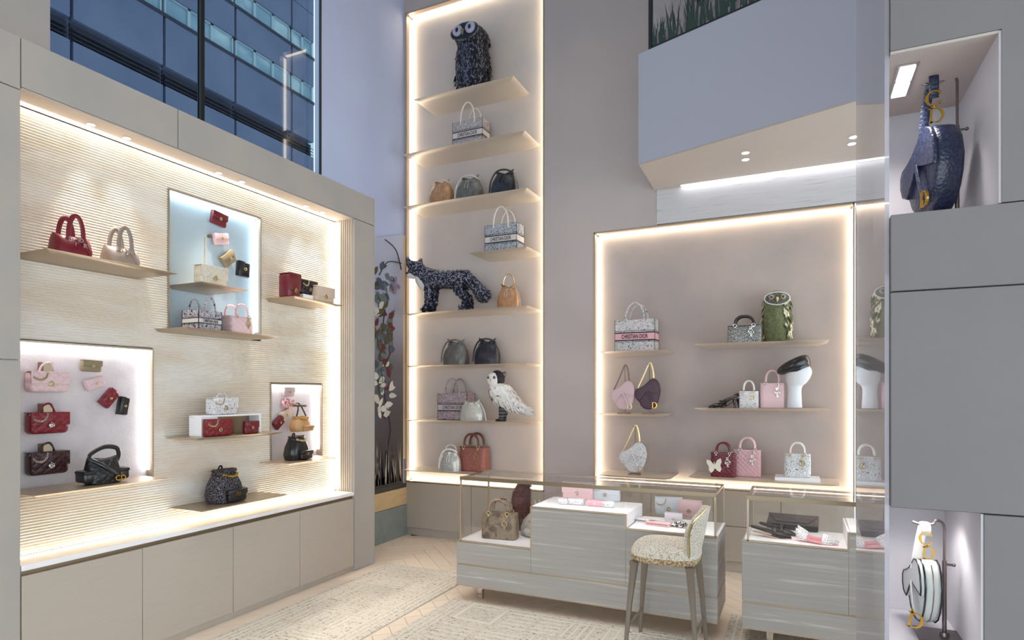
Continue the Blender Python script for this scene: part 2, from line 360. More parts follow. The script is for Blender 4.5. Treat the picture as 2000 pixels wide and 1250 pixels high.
# herringbone planks over the part of the floor the picture shows
PW, PL = .13, .65
np_ = 0
pm = []
for i, mm in enumerate((PLANK, PLANK2)):
    mb = MB().box(.0015, PL - .0015, .0015, PW - .0015, -.006, 0)
    pm.append(mb)
def plank(x, y, vert, mm):
    global np_
    ca = math.cos(R(45)); rx = x * ca - y * ca; ry = x * ca + y * ca
    o = None
    key = ('plank', mm.name)
    if key not in PLC:
        o = pm[0].build('plank', mm, floor); PLC[key] = o.data
    else:
        o = bpy.data.objects.new('plank', PLC[key]); COL.objects.link(o); o.parent = floor
    o.location = (rx - 2, ry + 4.2, 0); o.rotation_euler = (0, 0, R(45) + (R(90) if vert else 0)); np_ += 1
PLC = {}
n_ = int(PL / PW)
for m_ in range(-9, 10):
    for k in range(-48, 49):
        for vert in (0, 1):
            x, y = k * PW + m_ * PL, k * PW - m_ * PL
            cx, cy = (x + PL / 2, y + PW / 2) if not vert else (x + PW / 2, y + PW + PL / 2)
            ca = math.cos(R(45)); wx = (cx - cy) * ca - 2; wy = (cx + cy) * ca + 4.2
            if not (-4.2 < wx < .5 and 1.7 < wy < 5.95): continue
            if wx < -3.88 and wy < 4.5 or -3.16 < wx < -2.86 and wy < 4.42: continue
            if -2.14 < wx < -.9 and wy < 3.8 or -.9 < wx < .5 and wy < 3.5: continue
            if vert: plank(x + PW, y + PW, 1, random.choice((PLANK, PLANK, PLANK2)))
            else: plank(x, y, 0, random.choice((PLANK, PLANK2, PLANK2)))
ceiling = struct(MB().box(-4.3, 3.0, -4, 6.1, 7.6, 7.75).build('ceiling', PLASTER_L))

struct(MB().box(-4.3, 3.0, -4.2, -4, 3.0, 7.6).build('front_light_blocker', PLASTER_L)); struct(MB().box(3.0, 3.2, -4.2, 6.1, 3.0, 7.6).build('side_light_blocker', PLASTER_L))  # added unseen upper slabs that keep sky light off the high walls
# ---- back wall with two recessed niches
TX0, TX1, TZ0, TZ1 = -4.032, -2.345, .60, 5.90
NX0, NX1, NZ0, NZ1 = -1.82, .42, .736, 3.173
wb = MB()
wb.box(-4.3, TX0, YW, 6.1, 0, 7.6).box(TX0, TX1, YW, 6.1, TZ1, 7.6)
wb.box(TX1, NX0, YW, 6.1, 0, 7.6).box(NX0, -1.206, YW, 6.1, NZ1, 7.6).box(-1.206, 3.0, YW, 6.1, 3.52, 7.6)
wb.box(NX1 + .12, 3.0, YW, 6.1, 0, 3.52)
wall_back = struct(wb.build('wall_back', PLASTER))
MB().box(-1.206, 3.0, YW - .004, 5.86, NZ1 + .012, 3.515).build('wood_panel', WOODW, wall_back, label='pale grained wood band under the balcony')
MB().box(NX1 + .012, NX1 + .12, YW - .004, 5.9, 0, NZ1 + .012).build('wood_panel', WOODW, wall_back, label='pale grained wood band under the balcony')
def niche(x0, x1, z0, z1, led, matn, w=.022):
    MB().box(x0, x1, YN, 6.0, z0, z1).build('niche_back', matn, wall_back)
    f = MB(); t = .012
    f.box(x0, x0 + t, YW - .006, YN, z0, z1).box(x1 - t, x1, YW - .006, YN, z0, z1).box(x0, x1, YW - .006, YN, z1 - t, z1).box(x0, x1, YW - .006, YN, z0, z0 + t)
    f.build('niche_frame', CHAMP, wall_back)
    e = .045; q = YN - .002; k = .001
    for vs in ([(x0 + t + k, q - e, z0 + .03), (x0 + t + k, q, z0 + .03), (x0 + t + k, q, z1 - .03), (x0 + t + k, q - e, z1 - .03)],
               [(x1 - t - k, q - e, z0 + .03), (x1 - t - k, q, z0 + .03), (x1 - t - k, q, z1 - .03), (x1 - t - k, q - e, z1 - .03)],
               [(x0 + .03, q - e, z1 - t - k), (x0 + .03, q, z1 - t - k), (x1 - .03, q, z1 - t - k), (x1 - .03, q - e, z1 - t - k)],
               [(x0 + .03, q - e, z0 + t + k), (x0 + .03, q, z0 + t + k), (x1 - .03, q, z0 + t + k), (x1 - .03, q - e, z0 + t + k)]):
        MB().add(vs, [(0, 1, 2, 3)]).build('led_strip', led, wall_back)
niche(TX0, TX1, TZ0, TZ1, EM_WARM, PLASTER_N)
niche(NX0, NX1, NZ0, NZ1, EM_WARM, M('rosy_niche_plaster', (184, 169, 164), .8, var=(172, 161, 159), scale=2.6, bump=.06, bscale=25))
# drawer fronts below the niches
def fronts(x0, x1, z1, n, zs):
    MB().box(x0, x1, YW + .02, 6.0, 0, z1).build('plinth', VENEER, wall_back)
    w = (x1 - x0) / n
    for i in range(n):
        for a, b in zs:
            MB().rbox(x0 + i * w + .002, x0 + (i + 1) * w - .002, YW - .004, YW + .02, a, b, .002, 1).build('drawer_front', VENEER, wall_back)
fronts(TX0, TX1, TZ0, 2, ((.09, TZ0 - .004),))
fronts(NX0, NX1, NZ0, 4, ((.1, .41), (.414, NZ0 - .004)))

# ---- outer wall with the tall window
WY0, WY1, WZ0, LTOP_ = 2.16, 4.47, 3.3, 3.43
XG = -4.147
wo = MB()
wo.box(-4.3, XO, -4, WY0, 0, 7.6).box(-4.145, XO, WY1, 5.8, 0, 7.6).box(-4.3, XO, WY0, WY1, 0, WZ0).box(-4.3, XO, WY0, WY1, 7.3, 7.6)
wall_outer = struct(wo.build('wall_outer', WALLB))
MB().box(XO - .001, XO + .006, -4, WY0, LTOP_ - .2, 7.6).build('unlit_wall_sheet', STONE, wall_outer)  # sheet added over the same wall, its darker tone painting the unlit part
win = struct(thing('window_1', '', '', (XG, 0, 0)))
del win['label'], win['category']
MB().box(-.012, .0, WY0, 3.24, WZ0, 7.3).build('pane', GLW, win)
MB().box(-.012, .0, 3.272, WY1 - .004, WZ0, 7.3).build('pane', GLW, win)
MB().box(-.02, .02, 3.24, 3.272, WZ0, 7.3).build('mullion', BLACKM, win)
MB().box(.07, .09, WY1 - .014, WY1 - .001, WZ0, 7.3).build('edge_trim', BLACKM, win)

# ---- left display wall: stone piers, header, ribbed back with three recesses
LY0, LY1, LZ0, LZ1, LTOP, LEND = 1.793, 4.404, .712, 3.173, 3.43, 4.685
core = MB()
core.box(XO, XF - .018, -4, LY0, 0, LTOP - .01).box(XO, XF - .018, LY1, LEND, 0, LTOP - .01)
core.box(XO, XF - .018, LY0, LY1, LZ1, LTOP - .01).box(XO, -3.90, LY0, LY1, 0, LZ1)
wall_left = struct(core.build('wall_left', SOFFIT))
g = .0025
def slab(y0, y1, z0, z1, m=STONE):
    MB().rbox(XF - .02, XF, y0 + g, y1 - g, z0 + g, z1 - g, .0015, 1).build('stone_panel', m, wall_left)
for y0, y1 in ((-2.4, -.4), (-.4, LY0)):
    for z0, z1 in ((0, 1.77), (1.77, 3.157), (3.157, LTOP)): slab(y0, y1, z0, z1)
slab(LY0, 2.675, LZ1, LTOP); slab(2.675, LEND, LZ1, LTOP); slab(LY1, LEND, 0, LZ1)
MB().box(XO, XF, LEND - .002, LEND + .012, 0, LTOP).build('end_panel', STONE, wall_left)
MB().box(XF - .21, XF - .003, LY0 + .004, LY1 - .004, LZ1 - .006, LZ1).build('niche_soffit', SOFFIT, wall_left)
rc = [(2.767, 3.533, 2.03, 2.967), (LY0, 2.644, 1.05, 1.88), (3.647, 4.218, 1.055, 1.67)]     # y0,y1,z0,z1
def rows(z0, z1):
    ys = [(LY0 + .004, LY1 - .004)]
    for a, b, c, d in rc:
        if z1 > c - .012 and z0 < d + .012:
            out = []
            for p, q in ys:
                if b < p or a > q: out.append((p, q)); continue
                if a - .012 > p: out.append((p, a - .012))
                if b + .012 < q: out.append((b + .012, q))
            ys = out
    return ys
rb = MB(); bk = MB(); z = LZ0 + .002; pitch = .0162
while z < LZ1 - .02:
    for a, b in rows(z, z + pitch):
        bk.add([(XB - .012, a, z), (XB - .012, b, z), (XB - .012, b, z + pitch), (XB - .012, a, z + pitch)], [(0, 1, 2, 3)])
        p = [(XB - .0115, z + .001), (XB - .003, z + .003), (XB, z + .0075), (XB - .003, z + .012), (XB - .0115, z + .014)]
        n = len(p); vs = [(x, a, q) for x, q in p] + [(x, b, q) for x, q in p]
        rb.add(vs, [(i, i + 1, i + 1 + n, i + n) for i in range(n - 1)] + [(4, 3, 2, 1, 0), (5, 6, 7, 8, 9)])
    z += pitch
rb.build('ribbing', RIB, wall_left, kind='stuff', sharp=60)
bk.build('rib_backing', RIB, wall_left)
fl = MB()
for k in range(7):
    x = XF - .03 - k * .024
    fl.tube([(x, LY1 - .002, LZ0), (x, LY1 - .002, LZ1)], .009, 8)
fl.build('fluted_jamb', VENEER, wall_left)
# cove strips of the big niche
e = .05; zt = LZ1 - .0075; zb = LZ0 + .001; yr = LY1 - .0125
for vs in ([(XB + .002, LY0 + .01, zt), (XB + e, LY0 + .01, zt), (XB + e, LY1 - .03, zt), (XB + .002, LY1 - .03, zt)],
           [(XB + .002, yr, LZ0 + .03), (XB + e, yr, LZ0 + .03), (XB + e, yr, LZ1 - .03), (XB + .002, yr, LZ1 - .03)],
           [(XB + .002, LY0 + .01, zb), (XB + e, LY0 + .01, zb), (XB + e, LY1 - .03, zb), (XB + .002, LY1 - .03, zb)]):
    MB().add(vs, [(0, 1, 2, 3)]).build('led_strip', EM_WARM, wall_left)
def recess(q, mat_, led, depth=.055, w=.016):
    y0, y1, z0, z1 = q; xb = XB - depth
    MB().box(xb - .01, xb, y0, y1, z0, z1).build('recess_back', mat_, wall_left)
    f = MB(); t = .01
    f.box(xb, XB + .003, y0 - t, y0, z0 - t, z1 + t).box(xb, XB + .003, y1, y1 + t, z0 - t, z1 + t).box(xb, XB + .003, y0, y1, z1, z1 + t).box(xb, XB + .003, y0, y1, z0 - t, z0)
    f.build('recess_frame', CHAMP, wall_left)
    e = .03; k = .0015
    for vs in ([(xb + .002, y0 + .01, z1 - k), (xb + e, y0 + .01, z1 - k), (xb + e, y1 - .01, z1 - k), (xb + .002, y1 - .01, z1 - k)], [(xb + .002, y1 - k, z0 + .05), (xb + e, y1 - k, z0 + .05), (xb + e, y1 - k, z1 - .02), (xb + .002, y1 - k, z1 - .02)]):
        MB().add(vs, [(0, 1, 2, 3)]).build('led_strip', led, wall_left)
recess(rc[0], NBLUE, EM_COOL); recess(rc[1], NWHITE, EM_WHITE); recess(rc[2], NWHITE, EM_WHITE)

# ---- cabinet and countertop under the left niche
ct = MB().rbox(XB + .002, XF + .002, LY0 + .003, LY1 - .003, LZ0 - .03, LZ0 - .001, .003, 1).build('countertop', WHITE)
tag(ct, 'long pale countertop running along the foot of the ribbed left wall niche', 'countertop')
cab = thing('drawer_cabinet', 'long low greige cabinet with wide flat fronts under the left wall niche', 'cabinet', (XF, LY0, 0))
MB().box(-.2, -.03, .004, LY1 - LY0 - .004, .04, .68).build('carcass', VENEER, cab)
MB().box(-.2, -.025, .004, LY1 - LY0 - .004, 0, .05).build('plinth', VENEER, cab)
MB().box(-.03, -.022, .004, LY1 - LY0 - .004, .645, .68).build('finger_groove', CHAMP_D, cab)
for a, b in ((1.796, 2.44), (2.44, 3.102), (3.102, 3.742), (3.742, 4.401)):
    d_ = MB().rbox(-.03, -.001, a - LY0 + .0015, b - LY0 - .0015, .052, .655, .002, 1).build('cabinet_front', VENEER, cab)

# ---- balcony with glass balustrade
A_, B_ = Vector((-1.212, 5.093)), Vector((.361, 4.567))
E_ = A_ + (B_ - A_) * 2.2
bal = struct(MB().prism([tuple(A_), tuple(E_), (E_.x, 5.8), (-1.229, 5.8)], 3.515, 4.43, 'xy').build('balcony', BALC))
MB().prism([(A_.x + .004, A_.y + .008), (E_.x, E_.y + .006), (E_.x, 5.79), (-1.225, 5.79)], 3.505, 3.516, 'xy').build('balcony_soffit', SOFFIT, bal)
MB().box(-.98, .9, 5.75, 5.785, 3.501, 3.5045).build('led_strip', EMIT('soffit_led', (250, 250, 255), 5), bal)
dv = (B_ - A_).normalized(); nv = Vector((-dv.y, dv.x))
P0 = A_ + dv * .085 + nv * .03
MX = Matrix(((dv.x, nv.x, 0, P0.x), (dv.y, nv.y, 0, P0.y), (0, 0, 1, 4.43), (0, 0, 0, 1)))
gb = thing('glass_balustrade', 'glass balustrade with dark grass print on top of the blue grey balcony', 'balustrade'); gb.matrix_world = MX
MB().box(.02, 2.6, 0, .016, 0, 1.1).build('pane', GL, gb)
MB().box(-.005, .022, -.006, .022, 0, 1.15).build('post', BLACKM, gb)
MB().box(0, 2.6, -.008, .024, 0, .03).build('channel', BLACKM, gb)
GRASS = M('dark_green_print', (18, 48, 50), .6, var=(34, 60, 48), scale=8)
GRASS2 = M('grey_lilac_print', (128, 118, 130), .7, var=(92, 84, 92), scale=14)
bl = MB(); b2 = MB(); rn = random.Random(3)
for k in range(420):
    x = rn.uniform(.04, 2.4); h = rn.uniform(.08, .34) * (1 if x > .15 else .8) + .1 * min(x, 1); w = rn.uniform(.006, .014); l = rn.uniform(-.05, .05)
    (bl if rn.random() < .75 else b2).add([(x - w, -.003 - k * 1e-6, .02), (x + w, -.003 - k * 1e-6, .02), (x + w * .6 + l * .4, -.003, h * .6), (x + l, -.003, h), (x - w * .6 + l * .4, -.003, h * .6)], [(0, 1, 2, 3, 4)])
for k in range(260):
    x = rn.uniform(.34, 2.4); h = rn.uniform(.3, .7); w = rn.uniform(.006, .016); z0 = rn.uniform(.05, .3); l = rn.uniform(-.08, .08)
    b2.add([(x - w, -.002, z0), (x + w, -.002, z0), (x + l, -.002, z0 + h)], [(0, 1, 2)])
bl.build('grass_print', GRASS, gb, kind='stuff'); b2.build('reed_print', GRASS2, gb, kind='stuff')
MB().prism([(.62, .36), (.66, .34), (.68, .48), (.6, .56)], -.006, -.003).build('white_leaf', WHITE, gb)
MB().prism([(1.0, .42), (1.07, .4), (1.12, .5), (1.05, .58), (.98, .52)], -.006, -.003).build('red_flower', M('red_print', (150, 30, 40), .6), gb)

# ---- mural beside the tower and its beige end
mur = thing('floral_mural', 'tall painted floral mural panel with grasses at its foot in the far left corner', 'mural', (XO, 4.9, 0))
MURAL = PAT('mural_ground', [(0, (64, 58, 62)), (.3, (92, 84, 86)), (.55, (150, 148, 164)), (1, (182, 186, 208))], 1, 'wave', .8, 0, 0, const=False, feature='Z', stretch=(1, 1, .125))
mz = MURAL.node_tree.nodes
prof = [(.0, .54), (.84, .54), (.84, 3.385), (.32, 3.23), (0, 3.13)]
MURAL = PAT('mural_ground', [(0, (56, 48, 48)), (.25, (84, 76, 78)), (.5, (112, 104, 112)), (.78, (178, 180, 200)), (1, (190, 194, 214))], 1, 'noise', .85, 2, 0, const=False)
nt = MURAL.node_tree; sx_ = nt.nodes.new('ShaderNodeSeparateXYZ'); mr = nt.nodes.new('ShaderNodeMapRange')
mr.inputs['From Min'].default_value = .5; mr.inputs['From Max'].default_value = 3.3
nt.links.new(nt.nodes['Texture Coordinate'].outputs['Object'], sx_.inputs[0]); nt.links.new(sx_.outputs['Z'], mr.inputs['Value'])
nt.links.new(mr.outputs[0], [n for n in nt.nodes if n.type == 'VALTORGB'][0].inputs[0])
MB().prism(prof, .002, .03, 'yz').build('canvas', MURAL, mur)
def leafmesh(mb, y, z, l, w, a, x=.0335, dz=0):
    ca, sa = math.cos(a), math.sin(a)
    pts = [(0, 0), (.3, .5), (.65, .42), (1, 0), (.65, -.42), (.3, -.5)]
    vs = [(x + dz + (.006 if 0 < i < 3 or i > 3 else 0) * .3, y + (p * l) * ca - (q * w) * sa, z + (p * l) * sa + (q * w) * ca) for i, (p, q) in enumerate(pts)]
    mb.add(vs, [(0, 1, 2, 3), (0, 3, 4, 5)])
lm = {k: M(k + '_leaf_paint', c, .7) for k, c in dict(olive=(84, 78, 54), grey_green=(104, 116, 112), pale=(206, 200, 186), wine=(104, 34, 44), slate=(78, 84, 98), white=(222, 216, 204)).items()}
rn = random.Random(11)
for zc, keys, n in ((2.75, ('slate', 'olive', 'grey_green'), 22), (2.4, ('grey_green', 'olive', 'pale', 'wine', 'grey_green', 'olive'), 30), (2.05, ('grey_green', 'wine', 'olive', 'slate', 'grey_green'), 28), (1.75, ('pale', 'grey_green', 'slate'), 24), (1.5, ('white', 'pale', 'wine', 'slate'), 14)):
    for k in range(n):
        mb = MB(); y = rn.uniform(.3, .58); leafmesh(mb, y, zc + rn.uniform(-.2, .2), rn.uniform(.08, .16), rn.uniform(.04, .085), rn.uniform(-1.2, 1.2) + (math.pi if rn.random() < .4 else 0), dz=k * .0004)
        mb.build('leaf', lm[rn.choice(keys)], mur)
for y, z, l, a, c in ((.56, 2.42, .12, .5, 'wine'), (.48, 1.47, .16, .1, 'white'), (.58, 1.62, .13, 1.2, 'white'), (.46, 1.36, .14, .3, 'pale'), (.55, 2.3, .13, .1, 'wine')):
    mb = MB(); leafmesh(mb, y, z, l, .07, a, dz=.008); mb.build('leaf', lm[c], mur)
st = MB()
for pts in ([(.036, .5, .9), (.036, .6, 1.2), (.036, .5, 1.55), (.036, .42, 2.0), (.036, .5, 2.5)], [(.036, .5, 1.9), (.036, .62, 2.1), (.036, .62, 2.42)], [(.036, .4, 2.85), (.036, .55, 3.02), (.036, .8, 3.05)], [(.036, .5, 3.25), (.036, .7, 3.18), (.036, .8, 2.98)]):
    st.tube(smooth_path(pts), .006, 5)
st.build('stem', M('dark_stem_paint', (74, 56, 62), .7), mur)
gr = MB(); g2 = MB()
for k in range(70):
    y = rn.uniform(.28, .8); h = rn.uniform(.15, .5); w = rn.uniform(.005, .012); l = rn.uniform(-.05, .05)
    (gr if k % 3 else g2).add([(.0335, y - w, .62), (.0335, y + w, .62), (.0335, y + l, .62 + h)], [(0, 1, 2)])
gr.build('grass_print', M('dark_grass_paint', (48, 44, 44), .7), mur, kind='stuff'); g2.build('reed_print', M('pale_grass_paint', (176, 168, 156), .7), mur, kind='stuff')
fw = MB()
for k in range(9):
    leafmesh(fw, .66 + .03 * math.cos(k * 2.1), 2.78 + .05 * math.sin(k * 2.1), .1 - .004 * k, .06, k * .7, dz=.002 + k * .0006)
fw.build('flower', M('dusty_pink_paint', (164, 146, 164), .8, var=(136, 116, 136), scale=30), mur)
MB().prism([(.0, .54), (.9, .54), (.9, .585), (0, .585)], .002, .036, 'yz').build('bottom_rail', M('dark_rail', (60, 62, 56), .5), mur)
tr = struct(MB().box(XO, XO + .04, 4.7, 5.798, .35, .538).build('trim_1', M('honey_oak', (206, 180, 138), .55, var=(198, 170, 128), scale=5, stretch=(1, 1, 8))))
ba = struct(MB().box(XO, XO + .045, 4.7, 5.798, 0, .346).build('baseboard_left', M('grey_green_stone', (136, 142, 140), .5, var=(124, 132, 130), scale=7)))
en = MB().box(XO, TX0 - .001, YW - .055, YW - .008, .86, 3.385).build('mural_end_board', M('honey_board', (206, 186, 156), .7, var=(200, 178, 148), scale=5))
tag(en, 'narrow honey coloured board on edge between floral mural and tall shelf tower', 'board')

# ---- grey stone display unit on the right
SX, SY, SYB = .256, 2.20, 3.25
su = struct(thing('wall_right', '', '')); del su['label'], su['category']
def sp(name, x0, x1, y0, y1, z0, z1, m=STONE_G): MB().rbox(x0, x1, y0, y1, z0, z1, .002, 1).build(name, m, su)
UX, LX = .53, .488
MB().box(SX, 1.4, SY, SY + .5, 2.65, 3.9).build('stone_panel', STONE_G, su)
sp('stone_panel', SX, 1.4, SY, SY + .5, 3.904, 6.2)
MB().box(UX, 1.4, SY, SY + .5, 2.15, 2.65).build('stone_panel', STONE_G, su)
sp('stone_panel', SX, 1.4, SY, SY + .14, 1.912, 2.147); sp('stone_panel', SX, 1.4, SY, SY + .14, 1.25, 1.909)
sp('stone_panel', .42, 1.4, SY + .14, SYB, 1.25, 2.147)
sp('stone_panel', SX, .42, SY + .14, SYB, 1.99, 2.147, PLASTER_N); sp('stone_panel', SX, .42, SY + .14, SYB, 1.25, 1.30, PLASTER_L)
sp('stone_panel', LX, 1.4, SY, SY + .5, .79, 1.247); sp('stone_panel', LX, 1.4, SY, SY + .5, 0, .787)
sp('stone_panel', SX, LX, SY, SY + .5, 0, .79, PLASTER_L)
MB().box(SX, .42, SYB - .28, SYB, 1.3, 1.99).build('niche_back', PLASTER_N, su)
MB().box(SX, 1.4, SY + .5, SYB, 2.147, 6.2).build('niche_back', PLASTER_L, su)
MB().box(SX, 1.4, SY + .5, SYB, 0, 1.25).build('niche_back', PLASTER_L, su)
MB().box(UX - .006, UX, SY + .004, SY + .5, 2.15, 2.648).build('niche_lining', PLASTER_L, su)
MB().box(LX - .006, LX, SY + .004, SY + .5, .79, 1.247).build('niche_lining', PLASTER_L, su)
MB().box(SX, UX - .006, SY + .006, SY + .5, 2.642, 2.652).build('niche_lining', SOFFIT, su)
MB().box(.33, .336, SY + .15, SYB - .28, 1.30, 1.99).build('niche_lining', PLASTER_N, su)
gp = MB().box(SX - .014, SX - .002, SY + .02, SYB + .02, 0, 6.2).build('glass_screen', GLS)
tag(gp, 'tall clear glass screen standing along the left side of the grey stone unit', 'screen')
# rectangular double downlight in the upper niche
ul = thing('recessed_light', 'bright rectangular twin spotlight recessed in the ceiling of the upper stone niche', 'light', (.315, 2.41, 2.642))
MB().box(-.03, .03, -.125, .125, -.004, 0).build('trim_plate', SILVER, ul)
for y in (-.058, .058):
    MB().rbox(-.022, .022, y - .05, y + .05, -.008, -.0045, .0015, 1).build('lens', EMIT('niche_lamp_lens', (255, 252, 250), 3), ul)
def lamp(name, loc, power, size=1.1, col=(1, .93, .84), rad=.03, aim=None, parent=None):
    l = bpy.data.lights.new(name, 'SPOT'); l.energy = power; l.spot_size = size; l.spot_blend = .9; l.color = col; l.shadow_soft_size = rad
    o = bpy.data.objects.new(name, l); COL.objects.link(o); o.location = loc
    if aim is not None: o.rotation_euler = Vector(aim).to_track_quat('-Z', 'Y').to_euler()
    if parent: o.parent = parent
    return o
lamp('lamp', (0, 0, -.02), 11, 1.8, (1, .96, .95), .05, (.02, .25, -1), ul)
l2 = thing('recessed_light', 'small round spotlight recessed above the lower stone niche', 'light', (.37, 2.42, 1.247))
MB().lathe([(.025, -.003), (.022, 0)], 16).build('trim_ring', SILVER, l2); MB().lathe([(.018, -.004), (.018, -.003)], 16).build('lens', EM_SPOT, l2)
lamp('lamp', (0, 0, -.02), 7, 2.2, (1, .96, .95), .05, (.0, .1, -1), l2)
# downlights of the left niche and the balcony soffit
def downlight(loc, label, group, power, aim, r=.024, cone=1.5):
    t = thing('downlight', label, 'downlight', loc, 0, group)
    MB().lathe([(r, -.003), (r * .8, -.0035)], 18).build('trim_ring', WHITE, t)
    MB().lathe([(r * .78, -.0042), (r * .78, -.0036)], 18).build('lens', EM_SPOT, t)
    if power: lamp('lamp', (0, 0, -.02), power, cone, (1, .93, .84), .03, aim, t)
    return t
for i, (y, w) in enumerate(((2.207, 'nearest the camera'), (2.417, 'second from the near end'), (3.075, 'third from the near end'), (3.279, 'fourth from the near end'), (3.932, 'fifth from the near end'), (4.127, 'farthest from the camera'))):
    downlight((-3.735, y, LZ1 - .006), 'small round downlight in the left niche soffit, ' + w, 'downlights in the left niche soffit', 55, (.07, 0, -1), cone=.85)
for x, y, w in ((-.382, 5.19, 'left pair, front one'), (-.393, 5.34, 'left pair, rear one'), (.369, 5.21, 'right pair, front one'), (.368, 5.344, 'right pair, rear one')):
    downlight((x, y, 3.505), 'small round downlight under the balcony, ' + w, 'downlights under the balcony', 4, (0, .2, -1), .034)

# ---- the office building across the street
XS = -16.0
bd = thing('office_building', 'blue grey office facade with louvre band and ribbon windows outside the window', 'building', (XS, 0, 0))
FAC = M('facade_panel', (118, 118, 150), .8, var=(132, 130, 160), scale=.7, detail=6)
FACD = M('louvre_metal', (48, 46, 66), .6); FACW = M('window_bar', (190, 200, 210), .5)
WINL = PAT('office_glass', [(0, (110, 124, 160)), (.5, (160, 180, 200)), (.62, (214, 226, 232)), (1, (96, 108, 150))], 1.2, 'noise', .15, 4, 0, (1, .6, 1), const=False)
ys = [onX(p, 20, XS).y for p in (-60, 140, 321, 460, 570, 614)]
zl = onX(98, 35, XS).z; lo0 = onX(98, 54, XS).z; lo1 = onX(98, 18, XS).z
b1 = onX(392, 71, XS).z; t1 = onX(430, 54, XS).z
b2_ = onX(535, 63, XS).z; t2 = onX(570, 58, XS).z
t2 = b2_ + (t1 - b1)
ztop = onX(592, 15, XS).z
flz = [(-1, lo0 - .06), (lo1 + .06, b1), (t1, b2_), (t2, b2_ + (b2_ - b1)), (t2 + (b2_ - b1), ztop)]
for i in range(len(ys) - 1):
    y0, y1 = ys[i] + .04, ys[i + 1] - .04
    for a, b in flz:
        MB().box(-.2, 0, y0, y1, a, b).build('facade_panel', FAC, bd)
    ns = int((lo1 - lo0) / .11)
    for k in range(ns):
        z = lo0 + k * .11
        MB().add([(-.12, y0, z + .08), (-.12, y1, z + .08), (-.01, y1, z), (-.01, y0, z), (-.12, y0, z + .1), (-.12, y1, z + .1), (-.01, y1, z + .02), (-.01, y0, z + .02)], [(0, 1, 2, 3), (4, 5, 6, 7), (2, 3, 7, 6), (0, 1, 5, 4), (1, 2, 6, 5), (0, 3, 7, 4)]).build('louvre_slat', FACD, bd)
    MB().box(-.2, -.14, y0, y1, lo0, lo1).build('louvre_backing', FACD, bd)
    for zb, zt in ((b1, t1), (b2_, t2), (b2_ + (b2_ - b1), t2 + (b2_ - b1))):
        if zt > ztop: continue
        nn = 3 if i < 4 else 2
        MB().box(-.12, .02, ys[i], ys[i + 1], zb - .05, zb + .05).build('window_sill', FACD, bd)
        for k in range(nn):
            a = y0 + (y1 - y0) * k / nn; b = y0 + (y1 - y0) * (k + 1) / nn
            f = MB(); w = .05
            f.box(-.14, -.05, a, a + w, zb, zt).box(-.14, -.05, b - w, b, zb, zt).box(-.14, -.05, a, b, zb, zb + w).box(-.14, -.05, a, b, zt - w, zt)
            fo = f.build('window', FACW, bd)
            MB().box(-.12, -.1, a + w, b - w, zb + w, zt - w).build('pane', WINL, fo)
MB().box(-3, -.2, ys[0], ys[-1] - .1, -2, ztop - .1).build('core', FAC, bd)
# ------------------------------------------------------------------ shelves: thin trays with bevelled undersides
def shelf_back(x0, x1, z, label, yf=5.5):
    t = thing('wall_shelf', label, 'shelf', ((x0 + x1) / 2, YN, z)); a = (x1 - x0) / 2; d = YN - yf
    def ring(zz, i): return [(-a + i, -d + i, zz), (a - i, -d + i, zz), (a - i, 0, zz), (-a + i, 0, zz)]
    MB().loft([ring(-.022, .07), ring(-.003, .004), ring(-.0005, 0), ring(0, .001)]).build('shelf_board', SHELF_M, t, 20)
    return t
def shelf_left(y0, y1, z, label, xf=-3.52, xb=None):
    xb = xb or XB
    t = thing('wall_shelf', label, 'shelf', (xb, (y0 + y1) / 2, z)); a = (y1 - y0) / 2; d = xf - xb
    def ring(zz, i): return [(0, -a + i, zz), (d - i, -a + i, zz), (d - i, a - i, zz), (0, a - i, zz)]
    MB().loft([ring(-.02, .05), ring(-.004, .004), ring(-.001, 0), ring(0, .001)]).build('shelf_board', CHAMP, t, 20)
    return t
T = dict(t1=4.735, t2=4.172, t3=3.609, t4=3.035, t5=2.456, t6=1.895, t7=1.315, t8=.775)
for k, x0, x1, l in (('t1', -3.725, -2.552, 'topmost metal shelf of the tall tower, under the black owl'), ('t2', -3.87, -2.428, 'tower shelf below the black owl, holding one grey printed tote'),
    ('t3', -3.87, -2.405, 'tower shelf holding three small bucket bags in tan, grey and black'), ('t4', -3.063, -2.403, 'short tower shelf at the right holding the navy printed tote'),
    ('t5', -3.87, -2.401, 'tower shelf the fox stands on'), ('t6', -3.87, -2.401, 'tower shelf holding a grey and a black bucket bag only'),
    ('t7', -3.87, -2.36, 'tower shelf under the white owl and mauve tote'), ('t8', -3.87, -2.36, 'lowest tower shelf, under the terracotta tote and silver pouch')):
    shelf_back(x0, x1, T[k], l)
RS = dict(r1=1.985, r2=1.41, r3=.846, r4=2.028, r5=1.471, r6=.872)
for k, x0, x1, l in (('r1', -1.68, -1.06, 'short shelf under the pink banded floral tote in the right niche'), ('r2', -1.69, -1.06, 'short shelf under the two saddle bags in the right niche'),
    ('r3', -1.69, -1.02, 'short lowest shelf under the floral saddle bag in the right niche'), ('r4', -.826, .222, 'long shelf under the green owl'),
    ('r5', -.826, .222, 'long shelf under the mannequin head and black heels'), ('r6', -.87, .295, 'long lowest shelf of the right niche, under the butterfly bag')):
    shelf_back(x0, x1, RS[k], l)
LS = dict(l1=2.35, lr=2.35, s1=2.33, nb=2.022, l3=1.309, bt=.832, nw=1.078, ns=1.062)
